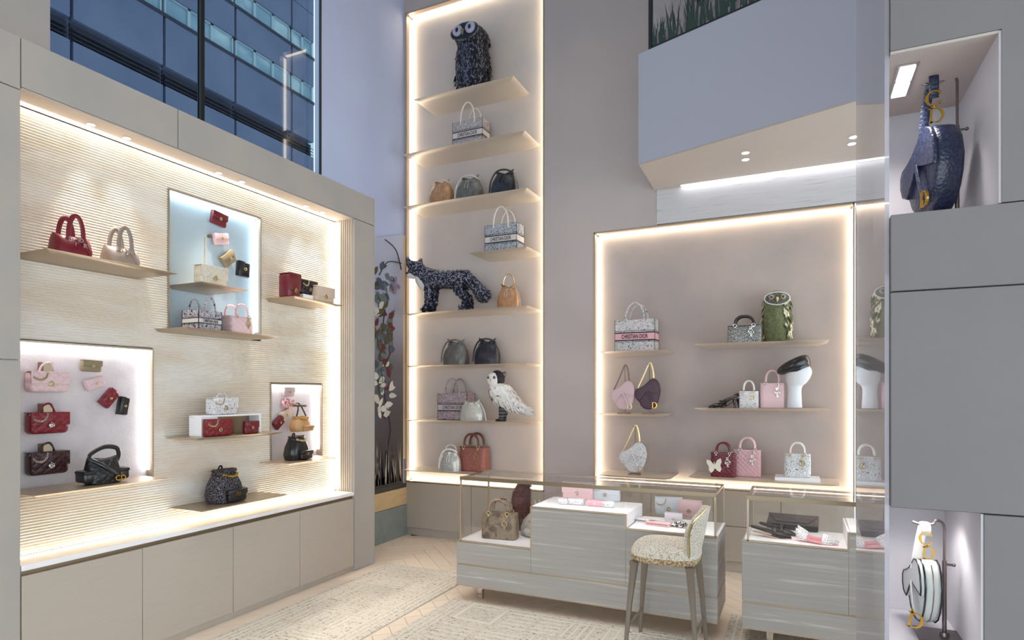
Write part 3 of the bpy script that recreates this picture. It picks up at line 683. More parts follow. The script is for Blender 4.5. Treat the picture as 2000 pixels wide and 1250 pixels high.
for k, y0, y1, l in (('l1', 1.86, 2.60, 'upper left metal shelf under the red and the taupe soft totes'), ('lr', 3.58, 4.14, 'small metal shelf at the right end of the ribbed wall, under three boxy bags'),
    ('nb', 2.66, 3.42, 'metal shelf along the foot of the pale blue recess'), ('l3', 2.735, 3.47, 'metal shelf under the white riser on the ribbed wall'),
    ('bt', 2.76, 3.51, 'lowest metal shelf, under the tweed backpack'), ('nw', 1.80, 2.535, 'metal shelf under the black shoulder bag in the white recess'), ('ns', 3.53, 4.09, 'metal shelf under the black backpack in the small white recess')):
    shelf_left(y0, y1, LS[k], l)
shelf_left(2.78, 3.155, LS['s1'], 'small metal shelf inside the pale blue recess, under the cream bag', -3.53, XB - .055)

# ------------------------------------------------------------------ display cases
CY = 4.145; CD = .5
def case(name, label, x0, x1, steps, ztop=.955, zrail=.28, foot=0):
    """steps: (x0, x1, platform height) along the case; drawers under, glass box over"""
    t = thing(name, label, 'display case', (x0, CY, 0)); L_ = x1 - x0
    MB().rbox(0, L_, 0, CD, .118, zrail - .006, .002, 1).build('drawer', STRAW, t)
    MB().box(.004, L_ - .004, .006, CD - .006, zrail - .008, zrail + .008).build('metal_band', CHAMP, t)
    MB().box(-.001, L_ + .001, -.001, CD, .112, .12).build('bottom_edge', CHAMP, t)
    for a, b, z in steps:
        MB().rbox(a - x0, b - x0, 0, CD, zrail + .006, z - .008, .002, 1).build('body_panel', STRAW, t)
        MB().box(a - x0 + .012, b - x0 - .0, .012, CD - .03, z - .008, z).build('display_top', WHITE, t)
        f = MB().box(a - x0, b - x0, 0, .012, z - .012, z + .001)
        f.build('metal_edge', CHAMP, t)
    for (a0, b0, z0), (a1, b1, z1) in zip(steps, steps[1:]):
        x = b0 - x0
        MB().box(x - .004, x + .006, .012, CD - .03, min(z0, z1), max(z0, z1) - .001).build('riser_face', WHITE, t)
        MB().box(x - .006, x + .006, -.001, .012, min(z0, z1) - .01, max(z0, z1)).build('metal_edge', CHAMP, t)
    gx0, gx1 = .035, L_ - .012
    MB().rbox(gx0, gx1, .0, CD - .02, ztop - .012, ztop, .002, 1).build('glass_top', GL, t)
    r = .006
    def bar(p, q, nm='glass_frame'):
        MB().box(min(p[0], q[0]) - r, max(p[0], q[0]) + r, min(p[1], q[1]) - r, max(p[1], q[1]) + r, min(p[2], q[2]) - r, max(p[2], q[2]) + r).build(nm, CHAMP, t)
    zt = ztop - .012
    MB().box(gx0 - .006, gx1 + .006, -.002, .012, ztop - .026, ztop + .001).build('front_rail', CHAMP_D, t); bar((gx0, CD - .026, zt), (gx1, CD - .026, zt)); bar((gx0, .006, zt), (gx0, CD - .026, zt)); bar((gx1, .006, zt), (gx1, CD - .026, zt))
    MB().box(gx0 + .02, gx1 - .02, .014, .024, zt - .012, zt - .008).build('led_strip', EMIT('case_led', (255, 250, 246), 30), t)
    zl, zr = steps[0][2], steps[-1][2]
    for x, z in ((gx0, zl), (gx1, zr)):
        bar((x, .006, z), (x, .006, zt), 'corner_post'); bar((x, CD - .026, z), (x, CD - .026, zt), 'corner_post')
        MB().box(x - .003, x + .003, .012, CD - .032, z + .001, zt - .006).build('side_pane', GL, t)
    for a, b, z in steps:
        a_, b_ = max(a - x0 + .008, gx0 + .007), min(b - x0 - .008, gx1 - .007)
        MB().box(a_, b_, .001, .006, z + .002, zt - .01).build('front_pane', GL, t)
        MB().box(a_, b_, CD - .03, CD - .024, z + .002, zt - .006).build('back_pane', GL, t)
    for x in (.16, L_ - .13):
        for y in (.1, CD - .1):
            MB().rbox(x - .02, x + .02, y - .02, y + .02, foot, .118, .002, 1).build('leg', CHROME, t)
    return t
C1 = (-2.409, -.476); C2 = (-.326, .95)
case('display_case', 'long glass topped display case with stepped white display levels, behind the bar stool', *C1, ((C1[0], -1.781, .46), (-1.781, -1.075, .77), (-1.075, C1[1], .675)))
case('display_case', 'shorter glass topped display case beside the glass screen, holding shoes and dark pouch', *C2, ((C2[0], .268, .672), (.268, C2[1], .775)), foot=.0128)

# ------------------------------------------------------------------ bar stool
st = thing('bar_stool', 'bar stool with patterned padded seat, rounded back and taupe legs before the long case', 'stool', (-.745, 3.87, .0128))
LEGM = M('taupe_lacquered_leg', (132, 122, 110), .4, .3)
def crown(z, k, dz=0): return sring(z, .215 * k, .205 * k, 0, 0, 36, 3.2)
MB().loft([crown(.585, .86), crown(.59, .96), crown(.605, 1), crown(.63, 1.01)]).build('seat_base', PAT('seat_side_weave', [(0, (150, 120, 84)), (.45, (178, 152, 116)), (.55, (206, 190, 164)), (1, (214, 200, 178))], 80, 'noise', .95, 2, .4, bump=.3), st, 60)
MB().loft([crown(.63, 1.01), crown(.655, 1.0), crown(.682, .93), crown(.70, .78), crown(.709, .5), crown(.712, .15)]).build('seat', BOUCLE, st, 60)
def bw(u): return .2 * (1 - abs(2 * max(u - .55, 0)) ** 3 * .9) * (.8 + .25 * min(u * 2, 1))
def back_rings(off0, off1):
    rings = []
    for i in range(13):
        u = i / 12; z = .64 + .3 * u; w = .2 * (1 - abs(2 * max(u - .55, 0)) ** 3 * .9) * (.8 + .25 * min(u * 2, 1))
        lean = .19 + .06 * u; r = []
        for k in range(24):
            a = 2 * math.pi * k / 24; yy = w * math.copysign(abs(math.cos(a)) ** .7, math.cos(a)); th_ = math.copysign(abs(math.sin(a)) ** .7, math.sin(a))
            curve = -.055 * (yy / .2) ** 2
            x = lean + curve + (off0 + (off1 - off0) * (th_ + 1) / 2)
            r.append((x, yy, z))
        rings.append(r)
    return rings
MB().loft(back_rings(-.03, .016)).build('backrest', BOUCLE, st, 60)
MB().loft(back_rings(.0165, .026)).build('backrest_shell', BOUCLE, st, 60)
for s_ in (-1, 1): MB().tube([(.2 + .06 * i / 12 - .055 * (bw(i / 12) / .2) ** 2 + .004, s_ * (bw(i / 12) + .002), .64 + .3 * i / 12) for i in range(13)], .006, 8).build('backrest_trim', PGOLD, st)
legs = []
for sx, sy in ((-1, -1), (-1, 1), (1, -1), (1, 1)):
    x0, y0 = sx * .175, sy * .16; x1, y1 = sx * .222 + .0, sy * .21
    def sq(x, y, z, r): return sring(z, r, r * 1.15, x, y, 12, 5)
    MB().loft([sq(x1, y1, 0, .011), sq((x0 + x1) / 2, (y0 + y1) / 2, .32, .016), sq(x0, y0, .56, .024), sq(x0, y0, .588, .03)]).build('leg', LEGM, st)
for sy in (-1, 1):
    pass
MB().tube([(-.208, -.195, .17), (-.208, .195, .17)], .008, 8).build('stretcher', LEGM, st)
MB().tube([(.208, -.195, .17), (.208, .195, .17)], .008, 8).build('stretcher', LEGM, st)

st.scale = (.95, .96, .955)
# ------------------------------------------------------------------ rugs
def rug(label, x0, x1, y0, y1, seed):
    t = thing('rug', label, 'rug', (x0, y0, 0)); w, l = x1 - x0, y1 - y0
    MB().rbox(0, w, 0, l, .0005, .009, .003, 1).build('pile', RUG, t)
    rn = random.Random(seed); mb = MB()
    def strip(a, b, c, d): mb.box(a, b, c, d, .0085, .012 + .00001 * (len(mb.f) // 6 % 90))
    for o in (.045, .09, .135): strip(o, o + .012, .03, l - .03); strip(w - o - .012, w - o, .03, l - .03)
    for o in (.045, .09): strip(.05, w - .05, o, o + .012); strip(.05, w - .05, l - o - .012, l - o)
    y = .2
    while y < l - .35:
        hh = rn.uniform(.22, .42); x = .2
        while x < w - .3:
            ww = min(rn.uniform(.2, .42), w - .2 - x); kind = rn.random()
            if kind < .4:
                for q in range(4): strip(x + q * ww / 5, x + q * ww / 5 + .014, y, y + hh * .85)
            elif kind < .75:
                for q in range(5): strip(x, x + ww * .85, y + q * hh / 6, y + q * hh / 6 + .014)
            else:
                strip(x, x + ww * .8, y, y + .03); strip(x, x + .03, y, y + hh * .8); strip(x, x + ww * .8, y + hh * .8, y + hh * .8 + .03); strip(x + ww * .8, x + ww * .8 + .03, y, y + hh * .8)
            x += ww
        y += hh
    mb.build('raised_pattern', RUGL, t, kind='stuff')
    return t
rug('long cream flecked rug running along the greige cabinet', -3.46, -2.572, 1.2, 4.73, 1)
rug('cream flecked rug with raised pattern in front of the long display case', -2.43, -.62, 1.0, 4.13, 2)
rug('cream flecked rug in front of and under the shorter display case', -.44, .235, 2.2, 4.69, 5)
# ------------------------------------------------------------------ bag builders: origin at the base centre, front towards -y
def book_tote(label, w, h, d, hh, print_, band, dark, group=None, handle=None):
    t = thing('book_tote', label, 'handbag', group=group); e = .005; a, b = w / 2, d / 2
    o = MB().box(-a, a, -b, -b + e, 0, h).box(-a, a, b - e, b, 0, h).box(-a, -a + e, -b + e, b - e, 0, h).box(a - e, a, -b + e, b - e, 0, h).box(-a, a, -b, b, 0, e)
    o.build('body', print_, t)
    MB().box(-a + e, a - e, -b + e, b - e, e, h * .8).build('lining', dark, t)
    z0, z1 = h * .37, h * .57; q = .0015
    def wrap(za, zb, q): return MB().box(-a - q, a + q, -b - q, -b + .001, za, zb).box(-a - q, a + q, b - .001, b + q, za, zb).box(-a - q, -a + .001, -b, b, za, zb).box(a - .001, a + q, -b, b, za, zb)
    wrap(z0, z1, q).build('band', band, t)
    m = wrap(z1, z1 + .035 * h, q * 1.4); m2 = wrap(z0 - .035 * h, z0, q * 1.4)
    m.build('stripe', dark, t); m2.build('stripe', dark, t)
    wrap(h * .3, h * .312, q).build('stripe', dark, t); wrap(h * .64, h * .652, q).build('stripe', dark, t)
    MB().text('CHRISTIAN DIOR', (-.0, -b - .0035, (z0 + z1) / 2), width=w * .66, height=(z1 - z0) * .7).build('lettering', dark, t)
    pp = MB()
    for sx in (-1, 1):
        for sy in (-1, 1): pp.box(sx * a - .002, sx * a + .002, sy * b - .002, sy * b + .002, 0, h)
    pp.build('corner_piping', dark, t)
    for y in (-b + .004, b - .004):
        MB().tube([(-w * .23, y, h * .86)] + arc(-w * .23, w * .23, y, h, hh - h, 16) + [(w * .23, y, h * .86)], .0085 * (w / .36) ** .5, 8).build('handle', handle or print_, t)
    return t
def lady_bag(label, w, h, d, hh, body, metal, hmat=None, charm_x=.2, group=None, name='top_handle_bag'):
    t = thing(name, label, 'handbag', group=group); a, b = w / 2, d / 2
    MB().loft([sring(0, a * .96, b * .9, p=6), sring(.006, a, b, p=6), sring(h * .5, a * 1.0, b, p=6), sring(h * .9, a * .985, b * .86, p=6), sring(h * .985, a * .975, b * .8, p=6), sring(h, a * .95, b * .72, p=6)]).build('body', body, t)
    MB().loft([sring(h * .955, a * .99, b * .86, p=6), sring(h * .99, a * .99, b * .85, p=6)]).build('top_trim', hmat or body, t)
    q = w * .27; r = .04 * w
    for y in (-b * .72, b * .72):
        MB().tube(arc(-q, q, y, h * 1.05, hh - h * 1.05, 18, 2.3), r, 10).build('handle', hmat or body, t)
        for x in (-q, q):
            MB().torus((x, y * 1.2 - (.004 if y < 0 else -.004), h * .99), r * 1.25, r * .32, 'y', 12, 6).build('handle_ring', metal, t)
            MB().ball((x, y * 1.28 - (.003 if y < 0 else -.003), h * .9), r * .8, .003, r * .8, 10, 4).build('eyelet', metal, t)
    cx = w * charm_x; zc = h * .62; k = min(w * .1, .021); y = -b - .004
    c = MB().torus((cx, y, zc), k, k * .16, 'y', 14, 6)
    c.text('D', (cx - k * .1, y - .001, zc + k * 1.6), height=k * .95).text('I', (cx + k * .5, y - .001, zc + k * .6), height=k * .95).text('O', (cx - k * .15, y - .001, zc - k * .3), height=k * .95).text('R', (cx + k * .2, y - .001, zc - k * 1.5), height=k * .95)
    c.tube([(q, y + .002, h * .97), (cx, y, zc + k)], k * .1, 6)
    c.build('letter_charm', metal, t)
    return t
def bucket_bag(label, w, h, d, body, strap, metal=None, ear=.16, lean=.25, arch=0, group=None, base=.8, strap_fall=False):
    t = thing('bucket_bag', label, 'handbag', group=group); a, b = w / 2, d / 2
    def wav(t_): return 0
    rings = [sring(0, a * .92, b * .9, p=3.2), sring(.006, a * .98, b * .97, p=3.2), sring(h * .3, a, b, p=3), sring(h * .55, a * .93, b * .85, p=2.6), sring(h * .75, a * .74, b * .5, p=2.2)]
    n = 28
    for f, kx, ky in ((.86, .62, .3), (.96, .7, .3), (1.0, .74, .26)):
        r = []
        for k in range(n):
            th_ = 2 * math.pi * (k + .5) / n; c, s_ = math.cos(th_), math.sin(th_)
            r.append((a * kx * c, b * ky * s_ * (1 + .5 * math.cos(7 * th_)), h * f * (1 - ear) + h * ear * f * abs(c) ** 3 + (.02 * h * math.sin(9 * th_) if f == 1 else 0)))
        rings.append(r)
    MB().loft(rings).build('body', body, t)
    MB().loft([sring(.004, a * .985, b * .975, p=3.2), sring(h * .03, a * 1.0, b * .99, p=3.2)]).build('base_trim', strap, t)
    MB().tube([(a * .66 * math.cos(x), -b * .42 - .0 if False else b * .44 * math.sin(x), h * .755) for x in [2 * math.pi * k / 20 for k in range(20)]], .004, 6, True).build('drawstring', strap, t)
    for s_ in (-1, 1):
        MB().tube(smooth_path([(0, -b * .45, h * .755), (s_ * w * .06, -b * .8, h * .62), (s_ * w * .05, -b * 1.02, h * .42)]), .0035, 6).build('tie', strap, t)
    MB().rbox(-w * .25, w * .25, -b - .001, -b * .9, h * .12, h * .3, .004).build('front_tab', body, t)
    if arch:
        MB().tube([(-a * .5, 0, h * .85)] + arc(-a * .5, a * .55, 0, h * .95, arch - h * .95, 16) + [(a * .55, 0, h * .85)], .0055, 8).build('ring_handle', metal or strap, t)
    pts = [(a * .7, 0, h * .8), (a * .3, -b * .5, h * .93), (-a * .4, -b * .7, h * .9), (-a * .9, -b * .6, h * .6), (-a * 1.08, -b * .5, h * .12)]
    if strap_fall: pts = [(a * .5, 0, h * .85), (a * .85, -b * .3, h * .75), (a * 1.15, -b * .3, h * .4), (a * 1.3, -b * .4, h * .02)]
    MB().tube(smooth_path(pts, 5), .009, 8, flat=.4).build('strap', strap, t)
    return t
def clutch(label, w, h, d, body, metal, flap=.62, handle=None, chain=False, clasp=True, name='clutch_bag', group=None, cat='handbag', lower=None):
    t = thing(name, label, cat, group=group); a, b = w / 2, d / 2
    MB().rbox(-a, a, -b, b, 0, h, min(.3 * d, .02), 3).build('body', lower or body, t)
    z0 = h * (1 - flap)
    fl = MB().rbox(-a * 1.01, a * 1.01, -b - .006, -b + .004, z0, h * 1.0, .004, 2)
    fl.rbox(-a * 1.01, a * 1.01, -b - .005, b * .9, h * .985, h * 1.02, .004, 2)
    fl.build('flap', body, t)
    k = min(.014, h * .1)
    if clasp:
        c = MB().torus((0, -b - .009, z0), k, k * .28, 'y', 12, 6).ball((0, -b - .009, z0 + k * 1.3), k * .35, k * .3, k * .35, 8, 4)
        c.text('D', (0, -b - .0095, z0 - k * .1), height=k * 1.2)
        c.build('clasp', metal, t)
    if handle:
        MB().tube(smooth_path([(-w * .2, 0, h), (-w * .14, -.005, h + handle * .7), (w * .05, -.01, h + handle), (w * .2, 0, h * 1.0)], 5), .0055, 8).build('handle', body, t)
    if chain:
        pts = smooth_path([(-a * .96, -b * .5, h * .93), (-a * .86, -b - .012, h * .68), (-a * .55, -b - .014, h * .6), (-a * .3, -b - .012, h * .72), (-a * .18, -b - .006, h * .96)], 6)
        c = MB()
        for i, p in enumerate(pts): c.torus(p, .0045, .0014, 'y' if i % 2 else 'x', 8, 4)
        c.build('chain', metal, t)
    return t
def wallet(label, w, h, d, body, metal, group=None, flap=.5):
    t = clutch(label, w, h, d, body, metal, flap, name='small_wallet', cat='wallet', group=group); return t
def backpack(label, w, h, d, body, pocket, strap, metal, group=None, loop=True, sides=True):
    t = thing('backpack', label, 'backpack', group=group); a, b = w / 2, d / 2
    MB().loft([sring(0, a * .8, b * .85, p=3.5), sring(.008, a * .88, b * .95, p=3.5), sring(h * .25, a, b, p=3.2), sring(h * .55, a * .9, b * .92, p=3), sring(h * .8, a * .7, b * .75, p=2.6),
        [(p[0], p[1], p[2] + .02 * h * math.sin(i * 1.7)) for i, p in enumerate(sring(h * .92, a * .66, b * .66, p=2.4))], [(p[0], p[1], p[2] + .03 * h * math.sin(i * 1.7)) for i, p in enumerate(sring(h * .97, a * .72, b * .72, p=2.4))]]).build('body', body, t)
    MB().tube([(a * .72 * math.cos(x), b * .78 * math.sin(x), h * .84) for x in [2 * math.pi * k / 22 for k in range(22)]], .005, 6, True).build('drawstring', strap, t)
    c = MB()
    for i, p in enumerate(smooth_path([(-a * .45, -b * .72, h * .86), (-a * .1, -b * .95, h * .8), (a * .3, -b * .9, h * .8), (a * .5, -b * .7, h * .86)], 6)): c.torus(p, .007, .0022, 'y' if i % 2 else 'x', 8, 4)
    c.build('chain', metal, t)
    def pk(x, y, wd, ht, rz, nm):
        m = Matrix.Translation((x, y, 0)) @ Matrix.Rotation(rz, 4, 'Z')
        p = MB().rbox(-wd / 2, wd / 2, -.03, .02, h * .04, h * .04 + ht, .012, 3, m).build(nm, pocket, t)
        MB().rbox(-wd * .53, wd * .53, -.036, .02, h * .04 + ht * .55, h * .04 + ht * 1.06, .008, 2, m).build('pocket_flap', pocket, p)
        MB().text('CD', (0, -.038, h * .04 + ht * .66), height=.028 * (h / .3), depth=.001, mtx=m).build('clasp', metal, p)
    pk(.1 * w, -b * .95, w * .58, h * .34, 0, 'front_pocket')
    if sides: pk(a * .98, -b * .1, d * .7, h * .32, R(70), 'side_pocket')
    if loop: MB().tube(smooth_path([(-w * .05, b * .6, h * .9), (-w * .02, b * .5, h * 1.06), (w * .06, b * .5, h * 1.06), (w * .08, b * .6, h * .9)], 5), .007, 8, flat=.5).build('top_loop', strap, t)
    return t
def soft_tote(label, w, h, d, hh, body, metal, group=None):
    t = thing('soft_tote', label, 'handbag', group=group); a, b = w / 2, d / 2
    rings = []
    for f, kx, ky in ((0, .92, .85), (.04, .98, .96), (.35, 1.02, 1.0), (.7, 1.0, .8), (.88, .98, .6)):
        rings.append(sring(h * f, a * kx, b * ky, p=3.4))
    n = 28; r = []
    for k in range(n):
        th_ = 2 * math.pi * (k + .5) / n; c, s_ = math.cos(th_), math.sin(th_)
        r.append((a * .96 * math.copysign(abs(c) ** .7, c), b * .42 * s_, h * (.9 + .12 * abs(c) ** 2 + .03 * math.sin(3 * th_))))
    rings.append(r)
    MB().loft(rings).build('body', body, t)
    for y in (-b * .62, b * .5):
        MB().tube([(-w * .24, y - .01, h * .72), (-w * .22, y, h * .95)] + arc(-w * .21, w * .21, y, h * .95, hh - h * .95, 14) + [(w * .22, y, h * .95), (w * .24, y - .01, h * .72)], .0135, 8, flat=.35, up=(0, 1, 0)).build('handle', body, t)
    MB().tube(smooth_path([(w * .05, -b * .72, h * .86), (w * .2, -b * .93, h * .55), (w * .33, -b * 1.0, h * .2)], 5), .008, 8, flat=.5).build('pleat', body, t)
    MB().tube(smooth_path([(-w * .02, -b * .72, h * .9), (w * .0, -b * .93, h * .7), (-w * .05, -b * 1.0, h * .55)], 5), .005, 8).build('tie', body, t)
    c = MB().torus((-w * .06, -b - .012, h * .78), .011, .002, 'y', 12, 5)
    for i, (s_, dx, dz) in enumerate((('D', -.04, .0), ('I', -.015, -.02), ('O', .012, .004), ('R', .035, -.022))): c.text(s_, (-w * .06 + dx, -b - .014, h * .7 + dz), height=.024)
    c.build('letter_charm', metal, t)
    return t
SADDLE = [(.74, 1.0), (.86, .95), (.95, .82), (1.0, .62), (.97, .42), (.9, .24), (.8, .1), (.66, .015), (.5, 0), (.34, .03), (.22, .13), (.16, .24), (.05, .33), (0, .45), (.0, .58), (.06, .66), (.2, .7), (.36, .77), (.5, .87), (.62, .97)]
SFLAP = [(.74, .99), (.86, .94), (.95, .8), (.99, .62), (.97, .5), (.86, .52), (.66, .56), (.52, .6), (.42, .52), (.3, .38), (.2, .28), (.06, .33), (0, .45), (.0, .58), (.06, .66), (.2, .7), (.36, .77), (.5, .87), (.62, .97)]
def letter_C(mb, k, c, th=.16, dep=.05, mtx=None):
    o = []; i_ = []
    for q in range(21):
        a = R(48 + (312 - 48) * q / 20); w = th * (1.25 - .75 * abs(math.cos(a / 1 - math.pi)) ** 0 * abs(math.sin(a)) ** 1.5)
        o.append((c[0] + k * .5 * math.cos(a), c[2] + k * .5 * math.sin(a))); i_.append((c[0] + k * (.5 - w) * math.cos(a), c[2] + k * (.5 - w * .9) * math.sin(a)))
    for q in range(20):
        mb.prism([o[q], o[q + 1], i_[q + 1], i_[q]], c[1] - k * dep, c[1] + k * dep, 'xz', mtx)
    for s_ in (1, -1):
        z = c[2] + s_ * k * .36; mb.prism([(c[0] + k * .3, z - s_ * k * .16), (c[0] + k * .37, z - s_ * k * .16), (c[0] + k * .38, z + s_ * k * .08), (c[0] + k * .28, z + s_ * k * .02)], c[1] - k * dep, c[1] + k * dep, 'xz', mtx)
def letter_D(mb, k, c, dep=.05, mtx=None):
    y0, y1 = c[1] - k * dep, c[1] + k * dep
    P_ = lambda x, z: (c[0] + k * x, c[2] + k * z)
    mb.prism([P_(-.36, -.5), P_(-.22, -.5), P_(-.22, .5), P_(-.36, .5)], y0, y1, 'xz', mtx)
    for s_ in (-1, 1): mb.prism([P_(-.46, s_ * .5), P_(0, s_ * .5), P_(0, s_ * .43), P_(-.46, s_ * .43)], y0, y1, 'xz', mtx)
    for q in range(12):
        a, b = R(-90 + 15 * q), R(-75 + 15 * q)
        f = lambda a, rx, rz: P_(rx * math.cos(a), rz * math.sin(a))
        mb.prism([f(a, .46, .5), f(b, .46, .5), f(b, .28, .43), f(a, .28, .43)], y0, y1, 'xz', mtx)
def saddle_bag(label, w, h, d, body, metal, strap, zoff=0, hang=None, piping=None, group=None, charm=True):
    """hung bag: outline in xz; strap from the top peak up to the hook and down to the left lobe"""
    t = thing('saddle_bag', label, 'handbag', group=group)
    S_ = lambda P: [((p[0] - .55) * w, p[1] * h + zoff) for p in P]
    MB().pillow(S_(SADDLE), -d / 2, d / 2, .22).build('body', body, t, 50)
    MB().pillow(S_(SFLAP), -d / 2 - .012, -d / 2 + .004, .12).build('flap', body, t, 50)
    if piping:
        for y in (-d / 2 + .002, d / 2 - .002):
            MB().tube([(p[0] * 1.0, y, p[1]) for p in S_(SADDLE)], .0028, 6, True).build('piping', piping, t)
        MB().tube([(p[0] + .001, 0, p[1]) for p in S_(SADDLE)[1:9]], .0016, 6).build('gusset_seam', CHAMP_D, t)
        MB().tube([(p[0], -d / 2 - .011, p[1]) for p in S_(SFLAP)], .0028, 6, True).build('piping', piping, t)
    px, pz = (.74 - .55) * w, h + zoff; lx, lz = -.53 * w, .56 * h + zoff
    if hang:
        hx, hz = hang
        MB().tube(smooth_path([(px, 0, pz - .01), ((px + hx) / 2 + .01, 0, (pz + hz) / 2), (hx + .012, 0, hz - .01), (hx, 0, hz), (hx - .012, 0, hz - .012), ((lx + hx) / 2, 0, (lz + hz) / 2), (lx, 0, lz)], 5), .007, 8, flat=.5).build('strap', strap, t)
        MB().torus((px, 0, pz - .005), .012, .003, 'y', 12, 6).build('strap_ring', metal, t); MB().torus((lx, 0, lz), .011, .003, 'y', 12, 6).build('strap_ring', metal, t)
    MB().tube(smooth_path([((.5 - .55) * w, -d / 2 - .013, .6 * h + zoff), ((.62 - .55) * w, -d / 2 - .016, .36 * h + zoff), ((.74 - .55) * w, -d / 2 - .016, .14 * h + zoff)], 5), .009, 8, flat=.4).build('flap_strap', body, t)
    if charm:
        c = MB(); letter_D(c, .055, ((.8 - .55) * w, -d / 2 - .02, .14 * h + zoff), .06); c.build('letter_charm', metal, t)
    return t
def place(t, x, y, z, rz=0):
    t.location = (x, y, z); t.rotation_euler = (0, 0, rz); return t
def onback(t, l, r, yf, z, d, rz=0):
    """stand a thing on a back-wall shelf: front face between pixels l and r on the plane y = yf"""
    x0, x1 = onY(l, 700, yf).x, onY(r, 700, yf).x
    return place(t, (x0 + x1) / 2, yf + d / 2, z + .0005, rz)
def wB(l, r, yf): return onY(r, 700, yf).x - onY(l, 700, yf).x
def hB(px, py, yf, z): return onY(px, py, yf).z - z
def wL(l, r, xf): return onX(r, 700, xf).y - onX(l, 700, xf).y
def hL(px, py, xf, z): return onX(px, py, xf).z - z
def onleft(t, l, r, xf, z, d, rz=0):
    y0, y1 = onX(l, 700, xf).y, onX(r, 700, xf).y
    return place(t, xf - d / 2, (y0 + y1) / 2, z + .0005, R(90) + rz)
# ------------------------------------------------------------------ goods on the tower
def tote_back(label, l, r, ytop, yhan, z, yf, d, *mats, **k):
    w = wB(l, r, yf); xm = (l + r) / 2
    h = hB(l, ytop, yf, z); hh = hB(xm, yhan, yf + d / 2, z)
    return onback(book_tote(label, w, h, d, hh, *mats, **k), l, r, yf, z, d)
def bucket_back(label, l, r, ytop, z, yf, d, *a, arch=None, **k):
    w = wB(l, r, yf) * .93; h = hB((l + r) / 2, ytop, yf + d / 2, z)
    if arch: arch = hB((l + r) / 2, arch, yf + d / 2, z)
    return onback(bucket_bag(label, w, h, d, *a, arch=arch or 0, **k), l, r, yf, z, d)
def lady_back(label, l, r, ytop, yhan, z, yf, d, *a, rz=0, **k):
    w = wB(l, r, yf); h = hB((l + r) / 2, ytop, yf, z); hh = hB((l + r) / 2, yhan, yf + d / 2, z)
    return onback(lady_bag(label, w, h, d, hh, *a, **k), l, r, yf, z, d, rz)
BAND_W = M('ecru_band', (216, 208, 204), .8); BAND_P = M('pink_band', (222, 168, 176), .8); INK = M('ink_embroidery', (34, 32, 44), .8)
BAND_G = M('grey_lilac_band', (196, 184, 188), .8); INKG = M('grey_embroidery', (62, 56, 66), .8); INKM = M('mauve_embroidery', (70, 50, 60), .8)
WHH = M('white_cord_handle', (226, 216, 208), .7)
tote_back('grey toile printed tote with black lettered band, alone on the second tower shelf', 884, 942, 240, 208, T['t2'], 5.60, .17, TOILE_G, BAND_W, INKG, handle=WHH)
tote_back('navy toile printed tote with pale rope handles on the short tower shelf', 947, 1009, 441, 409, T['t4'], 5.60, .18, TOILE_N, BAND_W, INK, handle=WHH)
tote_back('mauve toile printed tote behind the silver pouch beside the white owl', 855, 912, 768, 740, T['t7'], 5.64, .17, TOILE_P, BAND_G, INKM)
bucket_back('tan metallic bucket bag, first of three on the third tower shelf', 832, 879, 352, T['t3'], 5.58, .16, TAN, BEIGE)
bucket_back('grey bucket bag between the tan and the black one on the third tower shelf', 884, 937, 344, T['t3'], 5.58, .17, GREYL, SILVL)
bucket_back('black drawstring bucket bag at the right end of the third tower shelf', 952, 1006, 333, T['t3'], 5.58, .17, DKNAVY, BLACK)
bucket_back('small tan bucket bag with thin ring handle standing behind the tail of the fox', 965, 1009, 554, T['t5'], 5.62, .15, TAN, BEIGE, PGOLD, arch=536, strap_fall=True)
bucket_back('olive grey bucket bag standing beside a black one under the fox shelf', 858, 908, 662, T['t6'], 5.60, .17, GREYL, GREYL)
bucket_back('black navy bucket bag standing beside the olive grey one under the fox shelf', 920, 970, 660, T['t6'], 5.60, .17, DKNAVY, BLACK)
bucket_back('crinkled silver white bucket bag in front of the mauve printed tote', 893, 941, 779, T['t7'], 5.52, .11, SILVL, M('pale_grey_strap', (200, 198, 194), .5), strap_fall=True)
bucket_back('crinkled silver pouch with white looped handle beside the terracotta bag', 854, 894, 874, T['t8'], 5.54, .13, SILVL, WHITEL, WHITEL, arch=869)
lady_back('terracotta quilted tote with two thin brown handles on the lowest tower shelf', 893, 945, 873, 847, T['t8'], 5.69, .17, TERRA, PGOLD, M('brown_handle_leather', (112, 66, 58), .45), name='quilted_tote')

# ------------------------------------------------------------------ goods in the right niche
tote_back('green and pink floral tote with pink lettered band in the right niche', 1201, 1279, 626, 594, RS['r1'], 5.60, .17, FLORAL, BAND_P, INK)
def stand(label, x, y, z, h, m=CHAMP_D, w=.05, reach=0):
    t = thing('bag_stand', label, 'display stand', (x, y, z + .0005))
    MB().rbox(-w, w, -.05, .05, 0, .008, .002, 1).build('base_plate', m, t)
    MB().tube(smooth_path([(0, .03, .006), (0, .03, h * .6), (0, .03, h), (0, .0, h + .012), (0, -.025, h + .002)], 4), .004, 8).build('hook_rod', m, t)
    return t
def saddle_back(label, l, r, ybot, ytop, yhook, xhook, z, yf, d, *a, **k):
    w = wB(l, r, yf); zo = hB((l + r) / 2, ybot, yf, z); h = hB(r, ytop, yf, z) - zo; hz = hB(xhook, yhook, yf, z)
    hx = onY(xhook, 700, yf).x - ((onY(l, 700, yf).x + onY(r, 700, yf).x) / 2)
    # local outline runs from -.55w to .45w, so its middle is at -.05w
    t = saddle_bag(label, w, h, d, *a, zoff=zo, hang=(hx + .05 * w - .05 * w, hz), **k)
    onback(t, l, r, yf, z, d); t.location.x += .05 * w
    return t, hz
